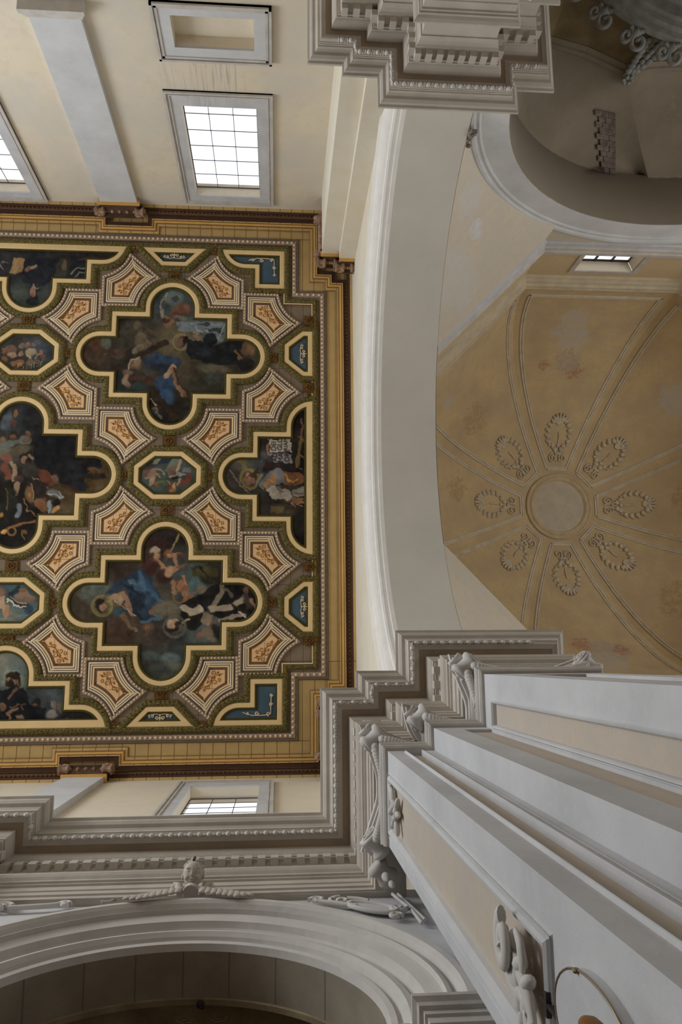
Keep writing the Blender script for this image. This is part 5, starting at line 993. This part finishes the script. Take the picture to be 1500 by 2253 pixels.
b = MB(); b.lathe((XF - .16, 1.17, 2.1), (0, 0, 1), [(.05, 0), (.03, .1), (.05, .16), (.02, .2)], 12); b.tube([(XF - .16, 1.17, 2.15), (XF, 1.17, 2.05)], .02, 8); b.build('bracket', WOOD, wd, True)
# ================================================================ octagonal dome over the crossing
DX, DY = 8.5, NC
def octa(a): t = a * math.tan(PI / 8); return [(DX + a, DY - t), (DX + a, DY + t), (DX + t, DY + a), (DX - t, DY + a), (DX - a, DY + t), (DX - a, DY - t), (DX - t, DY - a), (DX + t, DY - a)]
GREYB = mat('blue_grey_worn_stucco', (.60, .60, .62), noise=.14, nscale=3, col2=(.50, .51, .54), bump=.3)
dome = thing('dome', 'ochre octagonal dome with paired ribs, leafy palmettes and a round plain centre', 'dome')
def oring(spec, name, m, root=dome):
    b = MB(); b.quadstrip([[(x, y, h) for x, y in octa(a)] for a, h in spec], True); return b.build(name, m, root)
oring([(5.42, 17.22), (5.27, 17.24), (5.25, 17.31), (5.23, 17.45), (5.20, 17.47), (5.19, 17.6)], 'drum_cornice', GREYB)
oring([(5.19, 17.6), (5.16, 17.63), (5.15, 17.72), (5.12, 17.75), (5.12, 17.86), (5.14, 17.89), (5.26, 17.90)], 'drum_cornice', STUD)
# drum walls with openings on north, south and east faces
b = MB(); A = 5.22; oc = octa(A); hw = .76
for k in range(8):
    P, Q = Vector(oc[k]), Vector(oc[(k + 1) % 8]); L = (Q - P).length; t = (Q - P) / L
    opn = k in (0, 2, 6)
    def pt(s, h): q = P + t * s; return (q.x, q.y, h)
    if not opn: b.poly([pt(0, 17.88), pt(L, 17.88), pt(L, 19.2), pt(0, 19.2)]); continue
    mid = L / 2 - (.24 if k == 6 else 0)
    s0, s1 = mid - hw, mid + hw
    for (u, v, h0, h1) in ((0, s0, 17.88, 19.2), (s1, L, 17.88, 19.2), (s0, s1, 18.80, 19.2)): b.poly([pt(u, h0), pt(v, h0), pt(v, h1), pt(u, h1)])
    if k != 6: b.poly([pt(s0, 17.88), pt(s1, 17.88), pt(s1, 18.8), pt(s0, 18.8)])
b.build('drum_wall', OCH, dome)
# north drum window (behind the octagon's north side: y = DY - A)
b = MB(); yw = DY - A; X0, X1 = 7.50, 9.04; b2 = .10; dp = .27
b.poly([(X0, yw, 17.9), (X0 + b2, yw - dp, 17.9), (X0 + b2, yw - dp, 18.78), (X0, yw, 18.78)]).poly([(X1, yw, 17.9), (X1 - b2, yw - dp, 17.9), (X1 - b2, yw - dp, 18.78), (X1, yw, 18.78)])
b.poly([(X0, yw, 18.79), (X1, yw, 18.79), (X1 - b2, yw - dp, 18.79), (X0 + b2, yw - dp, 18.79)]).poly([(X0, yw, 17.9), (X1, yw, 17.9), (X1, yw - dp, 17.9), (X0, yw - dp, 17.9)])
wn = b.build('window_5', CREAM, kind='structure')
b = MB()
for (a, bb, c, d) in ((X0 - .12, X0, 17.9, 18.90), (X1, X1 + .12, 17.9, 18.90), (X0, X1, 18.79, 18.90)): b.box(a, bb, yw, yw + .03, c, d)
b.build('window_moulding', STUD, wn)
for k in range(4):
    x = X0 + b2 + (X1 - X0 - 2 * b2) * k / 3; MB().box(x - .025, x + .025, yw - dp - .02, yw - dp + .02, 17.9, 18.79).build('muntin', IRON, wn)
for h in (18.76,): MB().box(X0 + b2, X1 - b2, yw - dp - .02, yw - dp + .02, h - .025, h + .025).build('sash_bar', IRON, wn)
for k in range(3):
    x0_, x1_ = X0 + b2 + (X1 - X0 - 2 * b2) * k / 3, X0 + b2 + (X1 - X0 - 2 * b2) * (k + 1) / 3
    MB().poly([(x0_, yw - dp, 17.9), (x1_, yw - dp, 17.9), (x1_, yw - dp, 18.79), (x0_, yw - dp, 18.79)]).build('pane', GLASS, wn)
oring([(5.22, 19.10), (5.16, 19.12), (5.14, 19.18), (5.10, 19.24), (5.08, 19.32), (5.02, 19.35), (5.01, 19.42), (4.99, 19.46), (5.03, 19.50)], 'vault_moulding', mat('tan_moulding', (.66, .57, .42), noise=.1, nscale=3))
# vault
H1, HTOP, A1, RO = 19.5, 23.7, 5.03, .86
th1 = math.acos(RO / A1)
def va(s):   # s 0..1 up the vault -> apothem, h
    t = th1 * s; return A1 * math.cos(t), H1 + (HTOP - H1) * math.sin(t) / math.sin(th1)
def vp(k, w_, s, lift=0.):
    """point on segment k: w_ = tangential metres, s = way up; lift pushes it into the room"""
    a, h = va(s); t = th1 * s; dx_, dh = -A1 * math.sin(t), (HTOP - H1) / math.sin(th1) * math.cos(t); l = math.hypot(dx_, dh)
    a2 = a - lift * dh / l; h2 = h + lift * dx_ / l
    ph = k * PI / 4; return (DX + a2 * math.cos(ph) - w_ * math.sin(ph), DY + a2 * math.sin(ph) + w_ * math.cos(ph), h2)
T8 = math.tan(PI / 8)
PG, PRD, PBR = (.58, .54, .49), (.50, .28, .18), (.50, .37, .21)
PL = [(vp(k, w_, s_), r_, c_, n_) for k, w_, s_, r_, c_, n_ in ((6, -.25, .22, .42, PG, 1.6), (6, -.1, .33, .45, PG, 2.2), (6, -.6, .30, .25, PG, 2.), (6, .15, .50, .30, PRD, 1.8), (6, -.1, .46, .4, (.50, .42, .35), 2.2), (6, -.75, .48, .18, PRD, 2.),
    (7, .2, .42, .55, PG, 1.8), (7, .7, .30, .4, PG, 1.8), (5, -.3, .55, .5, PBR, 2.2), (5, -.9, .35, .25, PG, 2.), (4, .7, .35, .4, PG, 1.8), (4, .3, .6, .4, PBR, 2.2), (2, -.35, .36, .62, (.50, .43, .37), .9), (2, -.05, .27, .6, PG, 1.8), (2, -.78, .38, .26, PRD, 1.8), (2, .25, .42, .3, PRD, 2.),
    (3, .2, .4, .4, PG, 2.), (1, .1, .45, .7, PBR, 1.), (1, .5, .3, .45, PG, 1.8), (0, 0, .55, .6, PBR, 2.2))]
DOMEM = mat('dome_fresco_plaster', (.69, .54, .32), noise=.15, nscale=1.3, col2=(.55, .43, .28), bump=.2, bscale=5, patches=[(a_, b_, c_, d_ * 1.5) for a_, b_, c_, d_ in PL])
b = MB()
for k in range(8):
    rows = [[vp(k, va(s)[0] * T8 * u, s) for u in (-1, -.5, 0, .5, 1)] for s in [i / 24 for i in range(25)]]; b.quadstrip(rows)
b.build('vault', DOMEM, dome, True)
MLD = mat('rib_moulding_paint', (.74, .67, .55), noise=.1, nscale=4)
def strip(b, f, n, half):   # f(i, off, lift)
    rows = []
    for off, lift in ((-half, 0), (-half, .03), (-half * .35, .03), (-half * .3, .008), (half * .3, .008), (half * .35, .03), (half, .03), (half, 0)): rows.append([f(i / n, off, lift) for i in range(n + 1)])
    b.quadstrip(rows)
b = MB()
def sidef(sgn):
    def f(t, off, lift):
        s = .06 + (.955 - .06) * t; a = va(s)[0]; inset = .30 - .10 * t
        return vp(0, sgn * (a * T8 - inset * .92) + off, s, lift)
    return f
strip(b, sidef(1), 26, .055); strip(b, sidef(-1), 26, .055)
def endf(s0):
    def f(t, off, lift):
        a = va(s0)[0]; wmax = a * T8 - (.30 if s0 < .5 else .2) * .92; return vp(0, wmax * (2 * t - 1), s0 + off / 6.0, lift)
    return f
strip(b, endf(.06), 8, .05); strip(b, endf(.955), 4, .045)
RIBM = b.mesh('rib_frame', MLD)
# palmette relief on segment 0
b = MB(); s_of = lambda v: v
def pv(u, v, lift): return vp(0, u, v, lift)      # u metres sideways, v = s
SC = 1 / 5.9
def P2(u, r_, lift=.02): return pv(u, .945 - (r_) * SC, lift)   # r_ metres outward from the oculus end
for sg in (-1, 1):
    for i in range(8):
        t = i / 7; ang = -PI / 2 + PI * (0.12 + .80 * t); u = sg * .33 * math.cos(ang); r_ = .84 + .42 * math.sin(ang)
        p = P2(u * (1 - .25 * (t < .2)), r_); b.blob(p, (.075, .075, .05), 8, 5)
        p = P2(u * 1.22, r_ + .03); b.blob(p, (.05, .05, .035), 6, 4)
    b.tube([P2(sg * (.15 + x), .22 + y, .03) for x, y in spiral((0, 0), .13, .025, 1.4, PI / 2, 20, sg)], .022, 6)
    b.tube([P2(sg * .04, .12), P2(sg * .05, .30), P2(sg * .12, .46), P2(sg * .20, .58)], [.02, .03, .035, .03], 6)
for k in range(5):
    a = (k - 2) * .38; b.tube([P2(.05 * math.sin(a), 1.08), P2(.16 * math.sin(a), 1.08 + .16 * math.cos(a)), P2(.30 * math.sin(a), 1.08 + .33 * math.cos(a), .035)], [.022, .042, .036], 6)
b.tube([P2(0, .62), P2(.02, .75), P2(0, .9)], [.02, .03, .02], 6); b.blob(P2(0, .34), (.05, .05, .04)); b.blob(P2(0, .55), (.06, .06, .04))
PALM = b.mesh('palmette', mat('palmette_stucco', (.74, .66, .52), noise=.15, nscale=6), True)
halo = MB()
for k in range(8):
    M4 = Matrix.Translation((DX, DY, 0)) @ Matrix.Rotation(k * PI / 4, 4, 'Z') @ Matrix.Translation((-DX, -DY, 0))
    inst('rib_frame', RIBM, dome, M4); inst('palmette', PALM, dome, M4)
b = MB(); b.lathe((DX, DY, HTOP), (0, 0, 1), [(1.02, -.06), (1.0, -.09), (.96, -.09), (.94, -.05), (.90, -.05), (.88, -.09), (.84, -.09), (.80, -.04), (.78, -.02)], 48)
b.f = b.f[:-2]; b.m = b.m[:-2]; b.build('oculus_ring', mat('oculus_tan', (.68, .55, .36), noise=.1, nscale=4), dome, True)
b = MB(); b.lathe((DX, DY, HTOP), (0, 0, 1), [(.86, -.02), (.0005, -.01)], 48); b.build('centre_disc', mat('oculus_plain', (.66, .59, .48), noise=.12, nscale=3.5, col2=(.54, .48, .39)), dome)
# pendentives
PEN = mat('pendentive_plaster', (.66, .57, .44), noise=.08, nscale=1.1, col2=(.60, .55, .47), patches=[((4.15, -9.0, 15.6), .24, (.66, .66, .68), 1.6), ((4.0, -9.2, 14.9), .45, (.62, .59, .55), 2.4), ((4.3, -.95, 15.7), .30, (.64, .65, .70), 1.6), ((3.6, -8.2, 16.2), .8, (.62, .59, .55), 2.2)])
def pend(yc, sgn, label):
    """sgn -1: north-west, +1: south-west"""
    r = thing('pendentive', label, 'pendentive'); b = MB(); n = 20; rows = []
    amax = math.acos((-4.58 + 6.73 - 0) / RS) if 0 else math.asin((17.0 - 12.3) / RS)
    hmax = 16.62; tm = math.asin((hmax - HS) / RS)
    for i in range(n + 1):
        t = tm * i / n; h = HS + RS * math.sin(t); yy = NC + sgn * RS * math.cos(t); xx = DX - RS * math.cos(t)
        A_ = Vector((3.45, yy, h)); B_ = Vector((xx, NC + sgn * 5.2, h)); rows.append([tuple(A_.lerp(B_, k / 8)) for k in range(9)])
    a_ = 5.26; o = octa(a_); P, Q = ((o[5], o[6]) if sgn < 0 else (o[4], o[3]))
    rows.append([(P[0] + (Q[0] - P[0]) * k / 8, P[1] + (Q[1] - P[1]) * k / 8, 17.3) for k in range(9)])
    b.quadstrip(rows); b.build('web', PEN, r)
    return r
pend(0, -1, 'pale triangular pendentive with white plaster patch between the two crossing arches')
pend(0, 1, 'small visible corner of the lower pendentive with bluish patch beside the big arch')
# ---- north transept arch, soffit and vault
ta = thing('transept_arch', 'white ringed arch opening into the dark transept at the upper right', 'arch')
YA = -9.78
b = MB(); arc_sweep(b, 'y', DX, 12.1, [(4.42, YA - .02), (4.42, YA), (4.93, YA)]); b.build('flat_ring', GREY, ta)
b = MB(); arc_sweep(b, 'y', DX, 12.1, [(4.93, YA), (4.935, YA + .03), (4.97, YA + .045), (5.02, YA + .03), (5.05, YA + .04), (5.06, YA + .075), (5.12, YA + .085), (5.18, YA + .06), (5.2, YA + .02), (5.21, YA)]); b.build('archivolt', GREY, ta)
b = MB(); wall_arch(b, 'y', YA, 3.3, 13.7, 11.6, 17.34, DX, 12.1, 5.0); b.build('spandrel_wall', PEN, ta)
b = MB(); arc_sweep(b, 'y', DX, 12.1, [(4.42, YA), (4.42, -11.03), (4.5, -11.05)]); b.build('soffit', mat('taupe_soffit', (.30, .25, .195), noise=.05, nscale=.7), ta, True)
tv = thing('transept_vault', 'dim brown plaster half dome of the transept with an exposed masonry strip', 'vault')
A0 = []; B0 = []
K1 = (8.5, -10.98, 16.52); K0 = (7.2, -11.98, 14.5); n = 24
Bp = [(4.08, -11.3, 12.3), (4.6, -12.2, 13.3), (5.59, -12.59, 14.5), (6.4, -12.35, 14.55), K0, (7.6, -11.75, 15.2), (8.05, -11.4, 15.9), K1]
def samp(P, t):
    t *= len(P) - 1; i = min(int(t), len(P) - 2); f = t - i; return Vector(P[i]).lerp(Vector(P[i + 1]), f)
for i in range(n + 1):
    t = i / n; a = math.radians(180 - 90 * t); A0.append(Vector((DX + 4.42 * math.cos(a), -10.98, 12.1 + 4.42 * math.sin(a)))); B0.append(samp(Bp, t))
def bulge(A_, B_, u): q = A_.lerp(B_, u); return (q.x, q.y - .12 * math.sin(PI * u), q.z + .22 * math.sin(PI * u))
b = MB(); b.quadstrip([[bulge(A_, B_, u / 6) for A_, B_ in zip(A0, B0)] for u in range(7)])
Cp = [K0, (8.4, -12.2, 14.5), (9.6, -12.3, 14.45), (11, -12.2, 14.3), (12.9, -11.4, 12.3)]
A1_ = [Vector((DX + 4.42 * math.cos(math.radians(90 - 90 * i / n)), -10.98, 12.1 + 4.42 * math.sin(math.radians(90 - 90 * i / n)))) for i in range(n + 1)]
B1_ = [samp(Cp, i / n) for i in range(n + 1)]
b.quadstrip([[bulge(A_, B_, u / 6) for A_, B_ in zip(A1_, B1_)] for u in range(7)])
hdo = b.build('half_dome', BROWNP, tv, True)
from mathutils.bvhtree import BVHTree
bvh = BVHTree.FromPolygons([Vector(v) for v in b.v], b.f)
b = MB(); cpath = [(4.0, -11.9), (4.7, -12.3), (5.59, -12.59), (6.3, -12.4), (7.2, -11.98), (7.7, -12.12), (8.4, -12.2), (9.6, -12.3), (11, -12.2), (13, -11.6)]
if offs(cpath, .1, False)[3][1] < cpath[3][1]: cpath = cpath[::-1]
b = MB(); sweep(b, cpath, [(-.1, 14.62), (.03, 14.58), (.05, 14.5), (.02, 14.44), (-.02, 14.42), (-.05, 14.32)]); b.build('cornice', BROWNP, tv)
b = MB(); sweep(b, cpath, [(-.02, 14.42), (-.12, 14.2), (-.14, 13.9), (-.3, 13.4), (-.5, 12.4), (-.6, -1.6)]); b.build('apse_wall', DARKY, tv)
# exposed masonry strip: small rough stones
pa = [Vector((6.68, -11.52, 15.0)), Vector((7.12, -11.44, 15.0))]; pb = [Vector((7.08, -10.70, 15.95)), Vector((7.50, -10.70, 16.02))]
STN = mat('exposed_masonry', (.12, .085, .07), noise=.4, nscale=5, col2=(.24, .19, .165), bump=.8)
MASON = MB()
def onv(u, v):   # point of the patch, set into the half dome surface
    q = pa[0].lerp(pa[1], u).lerp(pb[0].lerp(pb[1], u), v); h = bvh.ray_cast(Vector((0, 0, 0)), q.normalized()); return h[0] if h[0] else q
for r_ in range(11):
    for c_ in range(3):
        u0_, u1_ = (c_ + (.5 if r_ % 2 else 0)) / 3, (c_ + 1 + (.5 if r_ % 2 else 0)) / 3; u0_, u1_ = max(0, min(1, u0_)) + .004, max(0, min(1, u1_)) - .004
        if u1_ - u0_ < .05: continue
        v0_, v1_ = r_ / 11 + .002, (r_ + 1) / 11 - .002; d = Vector((-.35, .60, -.72)).normalized() * (.05 + .03 * random.random()); back = Vector((.35, -.6, .72)).normalized() * .12
        q = [onv(u0_, v0_), onv(u1_, v0_), onv(u1_, v1_), onv(u0_, v1_)]
        MB().hexa([tuple(p + back) for p in q] + [tuple(p + d) for p in q]).build('masonry_stone', STN, tv)
# stucco hood of the altar piece in the transept
hd = thing('altar_hood', 'dim carved curved cornice with dentils and curling scrolls at the top right corner', 'altarpiece')
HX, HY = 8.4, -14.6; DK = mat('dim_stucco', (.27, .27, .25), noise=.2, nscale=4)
def circ(R, h, a0=60, a1=175, n=40): return [(HX + R * math.cos(math.radians(a)), HY + R * math.sin(math.radians(a)), h) for a in [a0 + (a1 - a0) * i / n for i in range(n + 1)]]
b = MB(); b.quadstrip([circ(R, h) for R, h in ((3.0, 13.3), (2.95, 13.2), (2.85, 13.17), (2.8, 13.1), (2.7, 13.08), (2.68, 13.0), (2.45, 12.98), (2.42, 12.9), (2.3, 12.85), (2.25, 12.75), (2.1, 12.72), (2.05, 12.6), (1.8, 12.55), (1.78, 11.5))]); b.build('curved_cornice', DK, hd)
dn_ = MB(); dn_.box(-.035, .035, -.06, .06, 12.80, 12.90); DN = dn_.mesh('dentil', DK)
for i in range(46):
    a = math.radians(68 + i * 2.3)
    inst('dentil', DN, hd, Matrix.Translation((HX + 2.36 * math.cos(a), HY + 2.36 * math.sin(a), 0)) @ Matrix.Rotation(a - PI / 2, 4, 'Z'))
for k in range(7):
    a = math.radians(78 + k * 14); ca, sa = math.cos(a), math.sin(a); b = MB()
    for (r0, sg, off) in ((.17, 1, -.13), (.13, -1, .15)):
        b = MB(); pts = [(HX + ca * (3.12 + v) - sa * (off + u), HY + sa * (3.12 + v) + ca * (off + u), 13.35 + .6 * v) for u, v in spiral((0, .05), r0, .03, 1.3, -PI / 2, 20, sg)]
        b.tube(pts, .05, 7); b.build('scroll', DK, hd, True)
    b = MB(); b.blob((HX + ca * 3.05, HY + sa * 3.05, 13.35), (.12, .12, .1)); b.build('boss', DK, hd, True)
b = MB(); p0 = Vector((7.45, -11.95, 13.5)); p1 = Vector((7.2, -11.93, 14.45))
for k in range(8):
    t = k / 7; q = p0.lerp(p1, t); w_ = .22 * (1 - t) + .05; b.blob((q.x - w_, q.y, q.z), (.08, .06, .08)); b.blob((q.x + w_, q.y, q.z), (.08, .06, .08)); b.blob(q, (.06, .07, .07))
for k in range(6): a = 2 * PI * k / 6; b.blob((7.2 + .09 * math.cos(a), -11.86, 14.5 + .09 * math.sin(a)), (.05, .04, .05), 7, 4)
b.build('crest', DK, hd, True)
# rough broken plaster where arch, cornice and pendentive meet
rp = thing('plaster_damage', 'crumbling dark plaster hole beside the upper end of the big arch', 'damage'); b = MB()
for k in range(14): b.blob((3.50 + .10 * random.random(), -9.62 + .06 * random.random(), 13.15 + .5 * random.random()), (.03 + .03 * random.random(), .03, .04 + .03 * random.random()), 6, 4)
b.build('rubble', mat('crumbled_plaster', (.30, .26, .22), noise=.3, nscale=15), rp)
# far side of the crossing and closing walls
mb = MB(); mb.poly([(3.3, .62, 11.6), (13.7, .62, 11.6), (13.7, .62, 17.3), (3.3, .62, 17.3)]); mb.build('trim_3', PEN, kind='structure')
